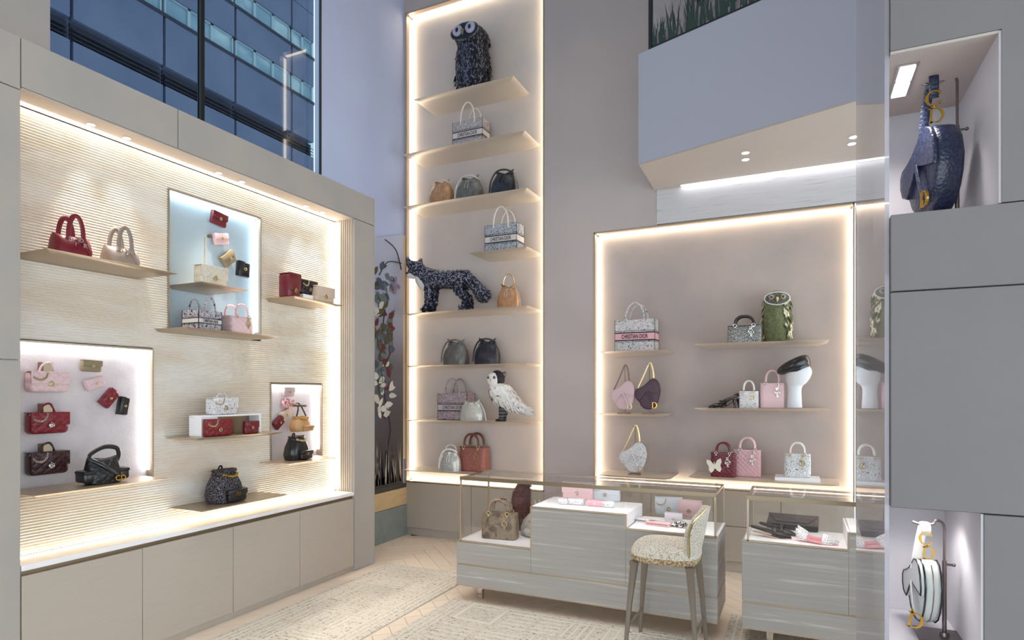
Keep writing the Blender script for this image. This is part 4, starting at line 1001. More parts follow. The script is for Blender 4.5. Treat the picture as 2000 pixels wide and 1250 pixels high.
for lab, l, r, yb, yt, yh, xh, z, b, mt, sm, sl in (
    ('lilac pink saddle shaped bag hanging beside the plum one', 1193, 1240, 802, 743, 713, 1218, RS['r2'], LILAC, PGOLD, M('brown_strap', (132, 108, 108), .5), 'stand holding the lilac pink saddle bag'),
    ('dark plum saddle shaped bag with gold letter hanging beside the lilac one', 1240, 1289, 800, 739, 708, 1266, RS['r2'], PLUM, GOLD, PGOLD, 'stand holding the plum saddle bag'),
    ('white saddle shaped bag with floral sketch print hanging low in the right niche', 1210, 1262, 924, 864, 831, 1238, RS['r3'], WFLOR, PGOLD, PGOLD, 'stand holding the white floral saddle bag')):
    t, hz = saddle_back(lab, l, r, yb, yt, yh, xh, z, 5.62, .05, b, mt, sm)
    stand(sl, onY(xh, 700, 5.66).x + .006, 5.655, z, hz - .02)
lady_back('long black and silver woven top handle bag beside the green owl', 1420, 1487, 635, 618, RS['r4'], 5.60, .1, WOVEN, SILVER, BLACK)
lady_back('tiny white printed top handle bag between the black heels and the pink bag', 1443, 1481, 764, 744, RS['r5'], 5.58, .09, WFLOR, PGOLD, WHITEL)
lady_back('plain pale pink top handle bag beside the mannequin head', 1484, 1533, 748, 724, RS['r5'], 5.64, .12, PINK, CHROME, PINK)
lb = lady_back('burgundy quilted top handle bag with a cream butterfly on its front', 1387, 1436, 885, 865, RS['r6'], 5.60, .1, REDC, SILVER, RED)
bf = MB(); 
BW = [(0, .0), (.03, .035), (.062, .045), (.066, .02), (.05, -.004), (.056, -.03), (.038, -.05), (.014, -.036), (0, -.015)]
for s_ in (-1, 1): bf.prism([(s_ * x * .95, z * 1.25) for x, z in BW], -.003, .003)
bf.tube([(0, 0, -.03), (0, 0, .03)], .004, 6)
o = bf.build('butterfly', M('cream_butterfly', (240, 230, 214), .6), lb, label='cream butterfly ornament'); o.location = (-.065, -.062, .1); o.rotation_euler = (0, R(-8), 0)
lady_back('blush pink quilted top handle bag behind the burgundy butterfly bag', 1432, 1486, 879, 855, RS['r6'], 5.70, .12, PINKQ2, CHROME, PINK)
pl = MB().rbox(-.17, .17, -.11, .11, 0, .028, .002, 1).build('plinth', WHITE); tag(pl, 'flat white plinth under the white floral bag at the right of the lowest shelf', 'plinth')
pl.location = (onY(1557, 700, 5.68).x, 5.68, RS['r6'] + .0005)
lady_back('white garden printed top handle bag standing on the flat white plinth', 1531, 1584, 887, 865, RS['r6'] + .0288, 5.62, .11, WBUTT, PGOLD, WHITEL)
# heels
def heel(label, x, y, z, rz, m, sole, k=1.0, h=.085, closed=False, cat='shoe', name='slingback_heel', grp=None):
    t = thing(name, label, cat, (x, y, z + .0005), rz, grp)
    L_ = .235
    prof = [(0, .0, .005), (.03, .0, .022), (.07, .0, .034), (.1, .004, .036), (.14, h * .35, .028), (.19, h * .82, .024), (.225, h, .024), (.235, h, .014)]
    rings = [[(px - .12, -w, pz), (px - .12, w, pz), (px - .12, w, pz + .006), (px - .12, -w, pz + .006)] for px, pz, w in prof]
    MB().loft(rings).build('sole', sole, t)
    up = []
    for px, w, hh in ((0, .004, .012), (.03, .022, .028), (.06, .032, .038), (.088, .035, .042)):
        n = 12; up.append([(px - .12, w * math.cos(math.pi * q / n), .004 + hh * math.sin(math.pi * q / n)) for q in range(n + 1)])
    MB().loft(up, True, True, False).build('toe_upper', m, t)
    back = []
    for px, pz, w, hh in ((.175, h * .72, .024, .03), (.205, h * .94, .025, .045), (.228, h, .022, .055), (.238, h + .004, .008, .058)):
        n = 10; back.append([(px - .12, w * math.cos(math.pi * q / n), pz + hh * math.sin(math.pi * q / n)) for q in range(n + 1)])
    if closed: MB().loft(back, True, True, False).build('heel_cup', m, t)
    else:
        MB().tube(smooth_path([(.08 - .12, -.034, .03), (.15 - .12, -.03, h * .6 + .03), (.232 - .12, -.012, h + .034), (.232 - .12, .012, h + .034), (.15 - .12, .03, h * .6 + .03), (.08 - .12, .034, .03)], 4), .0075, 6).build('sling_strap', m, t)
        MB().tube(smooth_path([(.1 - .12, -.034, .02), (.1 - .12, 0, .064), (.1 - .12, .034, .02)], 5), .013, 8, flat=.5).build('instep_strap', m, t)
    if h > .04: MB().loft([sring(0, .009, .009, .218 - .12, 0, 10, 2), sring(.02, .006, .006, .216 - .12, 0, 10, 2), sring(h * .9, .017, .02, .212 - .12, 0, 10, 2)]).build('heel', m, t)
    return t
PATENT = M('black_patent_leather', (14, 13, 15), .12, coat=.6)
heel('black patent slingback heel, the front one of the pair', onY(1412, 700, 5.6).x, 5.60, RS['r5'], R(8), PATENT, BLACK)
heel('black patent slingback heel, the rear one of the pair', onY(1420, 700, 5.72).x, 5.72, RS['r5'], R(8), PATENT, BLACK)
# mannequin head with beret
mx = onY(1552, 700, 5.66).x; mz = RS['r5']
mh = thing('mannequin_head', 'white faceless display head on a tall neck wearing a black beret', 'display head', (mx, 5.66, mz + .0005))
topz = hB(1557, 703, 5.66, mz)
HS = M('matte_white_head', (226, 226, 232), .5)
hk = [(0, .056, .056, 0), (.008, .058, .058, 0), (topz * .35, .052, .052, .0), (topz * .46, .058, .06, .003), (topz * .52, .075, .078, .012), (topz * .62, .094, .098, .022), (topz * .74, .104, .106, .028), (topz * .84, .09, .094, .03), (topz * .9, .066, .075, .03), (topz * .94, .03, .04, .03)]
MB().loft([sring(p_[0], max(p_[1], .005), max(p_[2], .005), c_[0], 0, 36, 2.1) for p_, c_ in zip(smooth_path([(z, a, b) for z, a, b, cx in hk[1:]], 5), smooth_path([(cx, 0, 0) for z, a, b, cx in hk[1:]], 5))]).build('head', HS, mh, 70)
br = thing('beret', 'black leather beret tilted on the white mannequin head', 'hat', (mx, 5.66, mz))
bm_ = Matrix.Translation((.015, 0, topz * .86)) @ Matrix.Rotation(R(-26), 4, 'Y')
bk_ = [(-.035, .101, .106), (-.02, .106, .11), (-.006, .125, .128), (.02, .138, .138), (.05, .125, .128), (.068, .08, .09), (.072, .02, .02)]
MB().loft([sring(p_[0], p_[1], p_[2], c_[0], 0, 36, 2) for p_, c_ in zip(smooth_path(bk_, 4), smooth_path([(c, 0, 0) for c in (0, 0, -.012, -.02, -.012, 0, 0)], 4))], mtx=bm_).build('crown', BLACK, br, 60)
MB().loft([sring(-.04, .1015, .1065, 0, 0, 28, 2), sring(-.018, .107, .111, 0, 0, 28, 2)], False, False, mtx=bm_).build('band', BLACK, br)

# ------------------------------------------------------------------ goods on the left wall
def soft_left(label, l, r, ytop, yhan, z, xf, d, *a):
    w = wL(l, r, xf); h = hL((l + r) / 2, ytop, xf, z); hh = hL((l + r) / 2, yhan, xf - d / 2, z)
    return onleft(soft_tote(label, w, h, d, hh, *a), l, r, xf, z, d)
soft_left('deep red soft leather tote with two handles on the upper left shelf', 120, 189, 458, 428, LS['l1'], -3.60, .17, RED, SILVER)
soft_left('taupe soft leather tote beside the red one on the upper left shelf', 220, 281, 482, 450, LS['l1'], -3.60, .16, TAUPE, TAUPE)
def tote_left(label, l, r, ytop, yhan, z, xf, d, *m, **k):
    w = wL(l, r, xf); h = hL(l, ytop, xf, z); hh = hL((l + r) / 2, yhan, xf - d / 2, z)
    return onleft(book_tote(label, w, h, d, hh, *m, **k), l, r, xf, z, d)
tote_left('ink blue and white toile tote with lettered band in the pale blue recess', 388, 433, 604, 586, LS['nb'], -3.60, .16, TOILE_I, BAND_W, INK, handle=TOILE_I)
w = wL(455, 497, -3.60)
onleft(lady_bag('small pale pink quilted tote beside the ink printed tote', w, hL(470, 617, -3.6, LS['nb']), .15, hL(476, 598, -3.67, LS['nb']), PINKQ, PGOLD, PINK, name='quilted_tote'), 455, 497, -3.60, LS['nb'], .15)
def clutch_left(label, l, r, ytop, z, xf, d, *a, han=None, **k):
    w = wL(l, r, xf); h = hL((l + r) / 2, ytop, xf, z)
    if han: k['handle'] = hL((l + r) / 2, han, xf, z) - h
    return onleft(clutch(label, w, h, d, *a, **k), l, r, xf, z, d)
cb = clutch_left('cream quilted flap bag on the small shelf in the pale blue recess', 394, 445, 521, LS['s1'], -3.60, .09, CREAMQ, PGOLD)
c = MB()
for i in range(28): c.torus((-.03, .02, .11 + i * .0085), .0055, .0016, 'y' if i % 2 else 'x', 8, 4)
c.build('chain', PGOLD, cb)
q_ = onX(407, 462, XB - .055); MB().box(XB - .055, XB - .03, q_.y - .01, q_.y + .01, q_.z - .01, q_.z + .01).build('wall_peg', CHAMP_D, wall_left)
clutch_left('tall upright dark red boxy bag at the left of the small right hand shelf', 565, 588, 535, LS['lr'], -3.60, .12, RED, PGOLD, flap=.7, name='box_bag')
rz_ = MB().rbox(-.075, .075, -.06, .06, 0, .05, .002, 1).build('riser', WHITE); tag(rz_, 'small white riser block under the black bag on the right hand shelf', 'riser')
y_ = (onX(589, 700, -3.62).y + onX(618, 700, -3.62).y) / 2
rz_.location = (-3.67, y_, LS['lr'] + .0005); rz_.rotation_euler = (0, 0, R(90))
clutch_left('small black flap bag with chain raised on the white riser block', 590, 620, 549, LS['lr'] + .051, -3.62, .08, BLACKQ, PGOLD, chain=True)
clutch_left('beige pink clutch lying at the right end of the small right hand shelf', 618, 654, 561, LS['lr'], -3.575, .08, BEIGE, PGOLD)
# white riser with its bronze mirror back
rs = thing('mirrored_riser', 'white riser with dark bronze opening, carrying the printed clutch', 'riser', (-3.66, (onX(393, 700, -3.6).y + onX(511, 700, -3.6).y) / 2, LS['l3'] + .0005), R(90))
w = wL(393, 511, -3.6); hr = hL(450, 810, -3.6, LS['l3'])
MB().rbox(-w / 2, w / 2, -.06, .06, hr - .012, hr, .002, 1).build('top_board', WHITE, rs)
MB().rbox(-w / 2, -w / 2 + w * .26, -.058, .06, 0, hr - .012, .002, 1).build('end_block', WHITE, rs)
MB().rbox(w / 2 - w * .04, w / 2, -.058, .06, 0, hr - .012, .002, 1).build('end_block', WHITE, rs)
MB().box(-w / 2 + w * .26, w / 2 - w * .04, .045, .06, 0, hr - .012).build('mirror_back', CHAMP_D, rs)
clutch_left('white and grey sketch printed clutch with arched handle on top of the white riser', 417, 465, 777, LS['l3'] + hr + .001, -3.61, .09, WFLOR, PGOLD, han=768, chain=True)
clutch_left('dark red clutch with gold chain in front of the white riser', 404, 454, 819, LS['l3'], -3.545, .05, REDQ, PGOLD, chain=True)
wallet_w = wL(479, 506, -3.55)
onleft(wallet('small dark red wallet standing in front of the right end of the white riser', wallet_w, hL(492, 823, -3.55, LS['l3']), .03, RED, PGOLD), 479, 506, -3.55, LS['l3'], .03)
def back_left(label, l, r, ytop, z, xf, d, *a, **k):
    w = wL(l, r, xf) * .92; h = hL((l + r) / 2, ytop, xf - d / 2, z)
    return onleft(backpack(label, w, h, d, *a, **k), l, r, xf, z, d, k.get('rz', 0) if False else 0)
back_left('large black and white tweed backpack with black pockets on the lowest metal shelf', 421, 486, 914, LS['bt'], -3.60, .17, TWEED, BLACK, BLACK, GOLD)
back_left('plain black leather backpack on the shelf of the small white recess', 571, 612, 850, LS['ns'], -3.62, .14, BLACK, BLACK, BLACK, PGOLD)
# wall hung pieces: a bracket is a part of the wall, the goods hang on it
def hung(build, cx, cy, wp, hp, xw, d, rot, *a, **k):
    """build a flat piece centred at pixel (cx,cy) on the plane xw, wp x hp pixels, turned by rot degrees in that plane"""
    p = onX(cx, cy, xw + d); q = onX(cx + 1, cy, xw + d); s_ = (onX(cx, cy, xw + d).z - onX(cx, cy + 1, xw + d).z)
    sy = q.y - p.y
    w, h = wp * (sy if abs(rot) < 45 else s_), hp * (s_ if abs(rot) < 45 else sy)
    t = build(w, h)
    m = Matrix.Translation(Vector((xw + d / 2, p.y, p.z))) @ Matrix.Rotation(R(90), 4, 'Z') @ Matrix.Rotation(R(-rot), 4, 'Y') @ Matrix.Translation((0, 0, -h / 2))
    t.matrix_world = m
    MB().box(xw, xw + .012, p.y - .012, p.y + .012, p.z - .01, p.z + .01).build('wall_peg', CHAMP_D, wall_left)
    return t
XR = XB - .055
for lab, cx, cy, w, h, rot, m in (
    ('dark red mini wallet topmost of the four on the pale blue recess wall', 430, 428, 29, 24, -8, RED), ('pale pink mini wallet below the red one on the pale blue recess wall', 434, 467, 27, 22, 12, PINK),
    ('khaki mini wallet turned on its corner on the pale blue recess wall', 449, 505, 27, 22, 42, OLIVE), ('black mini wallet hanging upright lowest on the pale blue recess wall', 478, 526, 29, 22, 86, BLACK),
    ('khaki beige mini wallet topmost of the four on the white recess wall', 181, 715, 38, 22, -2, OLIVE), ('pale pink mini wallet tilted below the khaki one on the white recess wall', 188, 749, 37, 21, 20, PINKQ),
    ('red mini wallet tilted steeply on the white recess wall', 216, 778, 37, 22, 50, REDQ), ('black mini wallet hanging almost upright on the white recess wall', 244, 793, 35, 19, 80, BLACK),
    ('grey pink mini wallet topmost in the small white recess', 566, 766, 20, 18, 0, M('grey_pink_leather', (196, 172, 172), .5)), ('pink and white printed mini wallet second from the top in the small white recess', 565, 789, 20, 18, -6, PAT('pink_print', [(0, (196, 90, 110)), (.45, (226, 186, 190)), (.6, (236, 226, 226))], 60, rough=.6)),
    ('sand coloured mini wallet tilted in the small white recess', 560, 811, 19, 18, 28, BEIGE), ('bright red mini wallet tilted lowest in the small white recess', 547, 826, 20, 18, 38, RED)):
    hung(lambda w_, h_: wallet(lab, w_, h_, .035, m, PGOLD), cx, cy, w, h, XR + .012, .035, rot)
for lab, yt, yb, m, mt, by in (('long pale pink quilted clutch, uppermost of the three on the white recess wall', 726, 766, PINKQ, PGOLD, 716), ('long red quilted clutch, the middle one of three on the white recess wall', 806, 847, REDQ, SILVER, 797), ('long burgundy quilted clutch, the lowest of three on the white recess wall', 883, 927, BURGQ, SILVER, 875)):
    xf = -3.80; w = wL(61, 136, xf); d = .075; z0 = onX(98, yb, xf).z; h = onX(98, yt, xf).z - z0
    t = clutch(lab, w, h, d, m, mt, .6, handle=.05, chain=True)
    t.location = (xf - d / 2, (onX(61, 700, xf).y + onX(136, 700, xf).y) / 2, z0); t.rotation_euler = (0, 0, R(90))
    b_ = onX(92, by, -3.84)
    MB().rbox(XR, xf - .03, b_.y - .025, b_.y + .025, b_.z - .03, b_.z + .025, .002, 1).build('wall_bracket', CHAMP_D, wall_left)
# tan backpack hanging on a hook
xf = -3.72; w = wL(579, 614, xf) * .9; z0 = onX(597, 843, xf).z; h = onX(597, 812, xf).z - z0
t = backpack('tan leather mini backpack hanging from a hook above the black backpack', w, h, .12, M('tan_leather', (196, 152, 106), .45), M('tan_leather', (190, 146, 100), .45), M('tan_strap', (176, 130, 88), .5), GOLD, loop=False, sides=False)
t.location = (xf - .06, (onX(579, 700, xf).y + onX(614, 700, xf).y) / 2, z0); t.rotation_euler = (0, 0, R(90))
hz = onX(592, 789, xf).z - z0
MB().tube(smooth_path([(-w * .3, -.01, h * .85), (-w * .12, -.0, h + (hz - h) * .6), (-.01, .03, hz), (.02, .03, hz), (w * .14, 0, h + (hz - h) * .6), (w * .36, -.01, h * .85)], 5), .008, 8, flat=.5).build('strap', BLACK, t)
MB().box(XR, -3.72, t.location.y - .012, t.location.y + .012, z0 + hz - .024, z0 + hz - .008).build('wall_peg', CHAMP_D, wall_left)
# black shoulder bag
xf = -3.60; d = .13; z = LS['nw']; w = wL(181, 244, xf); h = hL(213, 896, xf, z); hs = hL(213, 872, xf - d / 2, z)
t = thing('shoulder_bag', 'black leather shoulder bag with side pockets on the shelf of the white recess', 'handbag'); a, b = w / 2, d / 2
MB().loft([sring(0, a * .86, b * .9, p=4), sring(.01, a * .95, b, p=4), sring(h * .4, a, b, p=3.5), sring(h * .75, a * .96, b * .7, p=3), [(q[0], q[1], h * (.9 + .22 * abs(q[0] / a) ** 2)) for q in sring(h, a * .9, b * .35, p=3)]]).build('body', BLACKQ, t)
for s_ in (-1, 1):
    MB().rbox(s_ * a - .035, s_ * a + .04, -b * .8, b * .7, h * .1, h * .5, .015, 3).build('side_pocket', BLACK, t)
    MB().rbox(s_ * a - .037, s_ * a + .043, -b * .84, b * .74, h * .4, h * .58, .012, 2).build('pocket_flap', BLACK, t)
MB().tube(smooth_path([(-a * .85, 0, h * .8), (-a * .95, -.02, h * 1.05), (-a * .75, -.02, h + (hs - h) * .55), (0, -.02, hs), (a * .75, -.02, h + (hs - h) * .85), (a * .98, -.01, h * 1.1), (a * .9, 0, h * .8)], 6), .013, 8, flat=.5, up=(0, 1, 0)).build('shoulder_strap', BLACK, t)
MB().tube(smooth_path([(-a * .9, -b * .3, h * 1.02), (-a * .3, -b * .8, h * .75), (a * .4, -b * 1.04, h * .4), (a * .75, -b * 1.0, h * .2)], 5), .011, 8, flat=.5).build('front_strap', BLACK, t)
MB().text('CD', (a * .66, -b - .012, h * .2), height=.032, depth=.003).build('clasp', GOLD, t)
onleft(t, 181, 244, xf, z, d)

# ------------------------------------------------------------------ goods in the display cases
p = onZ(970, 1054, .46)
w = .285
lady = lady_bag('python patterned top handle bag in the low left end of the long display case', w, onY(970, 1003, p.y).z - .46, .13, onY(965, 974, p.y + .06).z - .46, PYTH, PGOLD, PYTH)
place(lady, p.x, p.y + .065, .4605, R(6))
# squirrel of cloth with a bushy tail
sq = onZ(1016, 1050, .46); s0 = Vector((-1.94, sq.y + .09, .4605))
t = thing('squirrel_figure', 'grey cloth squirrel figure with a bushy maroon tail behind the python bag', 'animal figure', s0, R(-12))
SQ = M('grey_cloth', (150, 142, 136), .9, var=(176, 170, 164), scale=30, bump=.4)
MB().loft([sring(z, a, b, cx, 0, 20, 2.2) for z, a, b, cx in ((0, .07, .05, .0), (.02, .085, .065, 0), (.07, .085, .068, .0), (.13, .07, .055, .012), (.17, .048, .042, .03), (.195, .045, .04, .055), (.225, .048, .04, .07), (.25, .034, .03, .07), (.262, .012, .012, .068))]).build('body', SQ, t, 70)
MB().ball((.108, 0, .215), .035, .024, .022).build('muzzle', SQ, t, 70)
for s_ in (-1, 1):
    MB().loft([sring(.25, .014, .008, .062, s_ * .024, 10, 2), sring(.28, .01, .005, .06, s_ * .028, 10, 2), sring(.3, .002, .002, .058, s_ * .03, 10, 2)]).build('ear', SQ, t)
    MB().ball((.098, s_ * .03, .236), .007, .006, .007, 8, 6).build('eye', BLACKM, t)
    MB().tube(smooth_path([(.03, s_ * .045, .14), (.085, s_ * .045, .1), (.11, s_ * .025, .115)], 4), [.022] * 4 + [.016] * 4 + [.012], 8).build('front_paw', SQ, t)
    MB().tube(smooth_path([(-.01, s_ * .06, .05), (.06, s_ * .062, .03), (.115, s_ * .058, .012)], 4), [.03] * 4 + [.018] * 4 + [.011], 8).build('hind_paw', SQ, t)
tp = smooth_path([(-.05, .02, .04), (-.1, .03, .1), (-.12, .03, .2), (-.115, .03, .3), (-.09, .03, .38), (-.055, .03, .42)], 5)
MB().tube(tp, [.03 + .05 * math.sin(math.pi * min(1, (i + 3) / (len(tp) + 2))) for i in range(len(tp))], 12).build('tail', M('maroon_fur', (92, 52, 50), .95), t, 70)
rn = random.Random(5); fu = MB()
for k in range(2400):
    i = rn.randrange(1, len(tp)); c_ = tp[i]; r_ = .03 + .05 * math.sin(math.pi * min(1, (i + 3) / (len(tp) + 2)))
    a1 = rn.uniform(0, 6.28); dv_ = Vector((math.cos(a1), math.sin(a1), rn.uniform(-.2, .9)))
    q = c_ + Vector((math.cos(a1), math.sin(a1), 0)) * r_ * .92; e = q + dv_ * .022; s_ = Vector((-math.sin(a1), math.cos(a1), 0)) * .004
    fu.add([q - s_, q + s_, e], [(0, 1, 2)])
fu.build('tail_fur', M('maroon_brown_fur', (116, 70, 64), .95, var=(70, 34, 38), scale=12), t, kind='stuff')
# small leather goods on the middle level
def flat(t, px, py, z, rz=0, dy=0):
    p = onZ(px, py, z); return place(t, p.x, p.y + dy, z + .0005, rz)
flat(clutch('powder pink pouch with flap standing beside the pale blue one in the case', .25, .135, .05, PINK, CHROME, chain=False), 1122, 979, .77, 0, .09)
flat(clutch('pale blue pouch with flap standing beside the pink one in the case', .222, .132, .05, BLUEG, CHROME, chain=True), 1177, 982, .77, 0, .09)
for lab, px, py, w, m, rz in (('small white printed wallet farthest left in front of the pink pouch', 1096, 987, .07, WFLOR, 5), ('white printed wallet in front of the pink pouch', 1120, 988, .14, WFLOR, -3), ('pink and dark zipped wallet in front of the pale blue pouch', 1160, 991, .125, PINKB, 0), ('white floral card case in front of the pale blue pouch', 1185, 993, .085, WBUTT, 8)):
    flat(wallet(lab, w, .045, .04, m, CHROME), px, py, .77, R(rz), .05)
# right level
flat(clutch('white and pale blue pouch standing in the right level of the long case', .2, .13, .06, BLUEG, PGOLD, chain=True), 1300, 1011, .675, R(10), .12)
flat(clutch('rose pink pouch with pale flap behind the back of the bar stool', .17, .12, .06, PINK, PGOLD), 1343, 1015, .675, R(-8), .12)
flat(clutch('small silver grey pouch between the white and the rose pink pouches', .12, .07, .04, M('silver_grey_leather', (206, 200, 208), .4), PGOLD), 1316, 1021, .675, 0, .0)
def lying(label, px, py, w, l, m, edge, rz):
    t = thing('long_wallet', label, 'wallet')
    o = MB().rbox(-w / 2, w / 2, -l / 2, l / 2, 0, .012, .005, 2).build('body', m, t)
    MB().rbox(-w / 2, w / 2, -l / 2 + .004, l / 2 - .004, .014, .024, .004, 2).build('flap', m, t)
    MB().box(-w / 2 + .004, w / 2 - .01, -l / 2 - .001, l / 2 - .006, .011, .0145).build('inner_leaves', edge, t)
    return flat(t, px, py, .675, rz)
lying('white long wallet with brown edges lying at the left of the right level', 1264, 1020, .15, .085, WHITEL, M('brown_edge', (110, 84, 78), .5), R(-14))
lying('pink long wallet lying in front of the white pouch', 1287, 1026, .17, .08, PINK, M('rose_edge', (196, 120, 124), .5), R(-8))
t = thing('key_ring', 'black and white woven key ring lying in front of the pouches', 'key ring'); KW = PAT('black_white_weave', [(0, (20, 20, 24)), (.5, (30, 30, 34)), (.52, (220, 214, 214))], 90, 'noise', .7, 1)
MB().tube([(.05 * math.cos(x) * 1.5, .032 * math.sin(x), .012) for x in [2 * math.pi * k / 20 for k in range(20)]], .011, 8, True).build('woven_loop', KW, t); MB().torus((.085, 0, .008), .016, .0025, 'z').build('metal_ring', CHROME, t)
MB().tube(smooth_path([(-.07, -.01, .01), (-.02, .0, .026), (.04, .012, .024), (.08, .0, .012)], 4), .01, 8).build('woven_tail', KW, t)
flat(t, 1330, 1029, .675, R(-10))
# shoes and pouch in the short case
t = thing('flat_pouch', 'dark grey flat envelope pouch lying tilted in the shorter case', 'pouch'); DG = M('charcoal_leather', (76, 70, 72), .45)
m = Matrix.Translation((0, 0, .0375)) @ Matrix.Rotation(R(10), 4, 'X')
MB().rbox(-.16, .16, -.09, .09, -.02, .02, .008, 2, m).build('body', DG, t)
MB().prism([(-.162, .092), (.162, .092), (.1, -.06), (-.1, -.06)], .021, .026, 'xy', m).build('flap', DG, t); MB().rbox(-.158, .158, -.094, -.086, -.018, .018, .002, 1, m).build('gusset', BLACK, t)
flat(t, 1548, 1034, .672, R(-3), .05)
NUDE = M('nude_insole', (204, 178, 162), .5); DKSH = M('black_satin', (34, 28, 30), .35)
heel('black flat slingback shoe with nude insole, nearer the glass front of the shorter case', -.16, CY + .15, .672, R(172), DKSH, NUDE, h=.022, name='slingback_flat')
heel('black flat slingback shoe with nude insole, behind its pair in the shorter case', -.12, CY + .26, .672, R(160), DKSH, NUDE, h=.022, name='slingback_flat')
PSOLE = M('pink_sole', (226, 150, 156), .5)
heel('white embroidered pointed flat with pink sole, nearer the glass front', .10, CY + .10, .672, R(172), WFLOR, PSOLE, h=.02, closed=True, name='pointed_flat')
heel('white embroidered pointed flat with pink sole, behind its pair', .11, CY + .19, .672, R(168), WFLOR, PSOLE, h=.02, closed=True, name='pointed_flat')

# ------------------------------------------------------------------ the two bags in the grey stone unit
def hook_stand(label, x, y, z, hx, htop, xrod, base=True):
    t = thing('bag_stand', label, 'display stand', (xrod, y, z + .0005))
    MB().rbox(-.14 + .06, .05, -.07, .07, 0, .008, .003, 1).build('base_plate', M('dark_taupe_metal', (112, 102, 102), .35, .7), t)
    RM = M('taupe_rod_metal', (120, 108, 106), .3, .9)
    MB().tube([(0, 0, .008), (0, 0, htop * .66)], .0065, 10).build('lower_tube', RM, t)
    MB().lathe([(.014, .008), (.012, .02)], 14).build('collar', RM, t)
    MB().tube([(.0, 0, htop * .63), (.022, 0, htop * .63)], .004, 8).ball((.026, 0, htop * .63), .006, .006, .006).build('thumb_screw', RM, t)
    dx = hx - xrod
    MB().tube([(0, 0, htop * .6), (0, 0, htop * .93)] + smooth_path([(0, 0, htop * .94), (-.006, 0, htop * .985), (-.024, 0, htop), (dx * .5, 0, htop * .97), (dx, 0, htop * .955), (dx - .03, 0, htop * .975)], 5), .0042, 8).build('bent_rod', RM, t)
    return t
for lab, pb, yy, xl, xr, ytop, ybot, rz, body, pip, xs, ystrap, xrod, zf, sl, scale in (
    ('navy crocodile look saddle bag with gold letters hanging in the upper stone niche', None, 2.46, 1788, 1866, 256, 422, -74, CROC, None, 1818, 158, 1870, 2.1475, 'bent rod stand holding the navy bag in the upper stone niche', 1),
    ('pale grey saddle bag with black piping and gold letters hanging in the lower stone niche', None, 2.44, 1781, 1832, 1088, 1212, -83, M('pale_grey_calfskin', (206, 210, 206), .45), BLACK, 1803, 1022, 1845, .7905, 'bent rod stand holding the pale grey bag in the lower stone niche', 1)):
    zb, zt = onY(xl, ybot, yy).z, onY(xl, ytop, yy).z; h = zt - zb; xc = onY((xl + xr) / 2 + 2, 700, yy).x
    w = .2 if pip else .24
    zs = onY(xs, ystrap, yy).z; hx = onY(xs, 700, yy).x
    t = saddle_bag(lab, w, h, .05 if pip else .085, body, GOLD, body, piping=pip, charm=not pip)
    t.location = (xc, yy + .02, zb); t.rotation_euler = (0, 0, R(rz))
    # short strap with the two big letters, in line with the peak of the bag, facing the room
    inv = Matrix.Rotation(-R(rz), 4, 'Z') @ Matrix.Translation(-Vector(t.location))
    k = .042 if pip else .05; top = Vector((hx, yy, zs))
    mm = inv @ Matrix.Translation((hx, yy - .055, 0))
    zc = onY(xs, (208 if not pip else 1052), yy).z; zd = onY(xs, (222 if not pip else 1078), yy).z
    c = MB(); letter_C(c, k, (0, 0, zs - (.04 if pip else .082)), mtx=mm); letter_D(c, k * .95, (.006, 0, zs - (.086 if pip else .138)), mtx=mm); c.tube([(0, 0, zs - (.06 if pip else .107)), (.003, 0, zs - (.068 if pip else .112))], .004, 6, mtx=mm)
    c.build('gold_letters', GOLD, t)
    MB().tube(smooth_path([(0, .004, zs - (.03 if pip else .08)), (0, .004, zs - .01), (0, .03, zs + .006), (0, .06, zs - .01), (-.012, .07, zs - .09), (-.02, .08, zb + h * .8)], 5), .014, 8, flat=.25, mtx=mm, up=(0, 1, 0)).build('strap', body if not pip else WHITEL, t)
    if pip:
        c = MB(); letter_D(c, .05, (0, 0, 0)); o = c.build('hanging_letter', GOLD, t); o.matrix_local = inv @ Matrix.Translation(onY(1788, 1212, yy - .05)) @ Matrix.Rotation(R(12), 4, 'Y')
        MB().tube([onY(1781, 1188, yy - .045), onY(1787, 1202, yy - .05)], .003, 6, mtx=inv).build('letter_ring', GOLD, t)
    hook_stand(sl, 0, yy + .004, zf, hx, zs - zf + .012, onY(xrod, 700, yy).x)
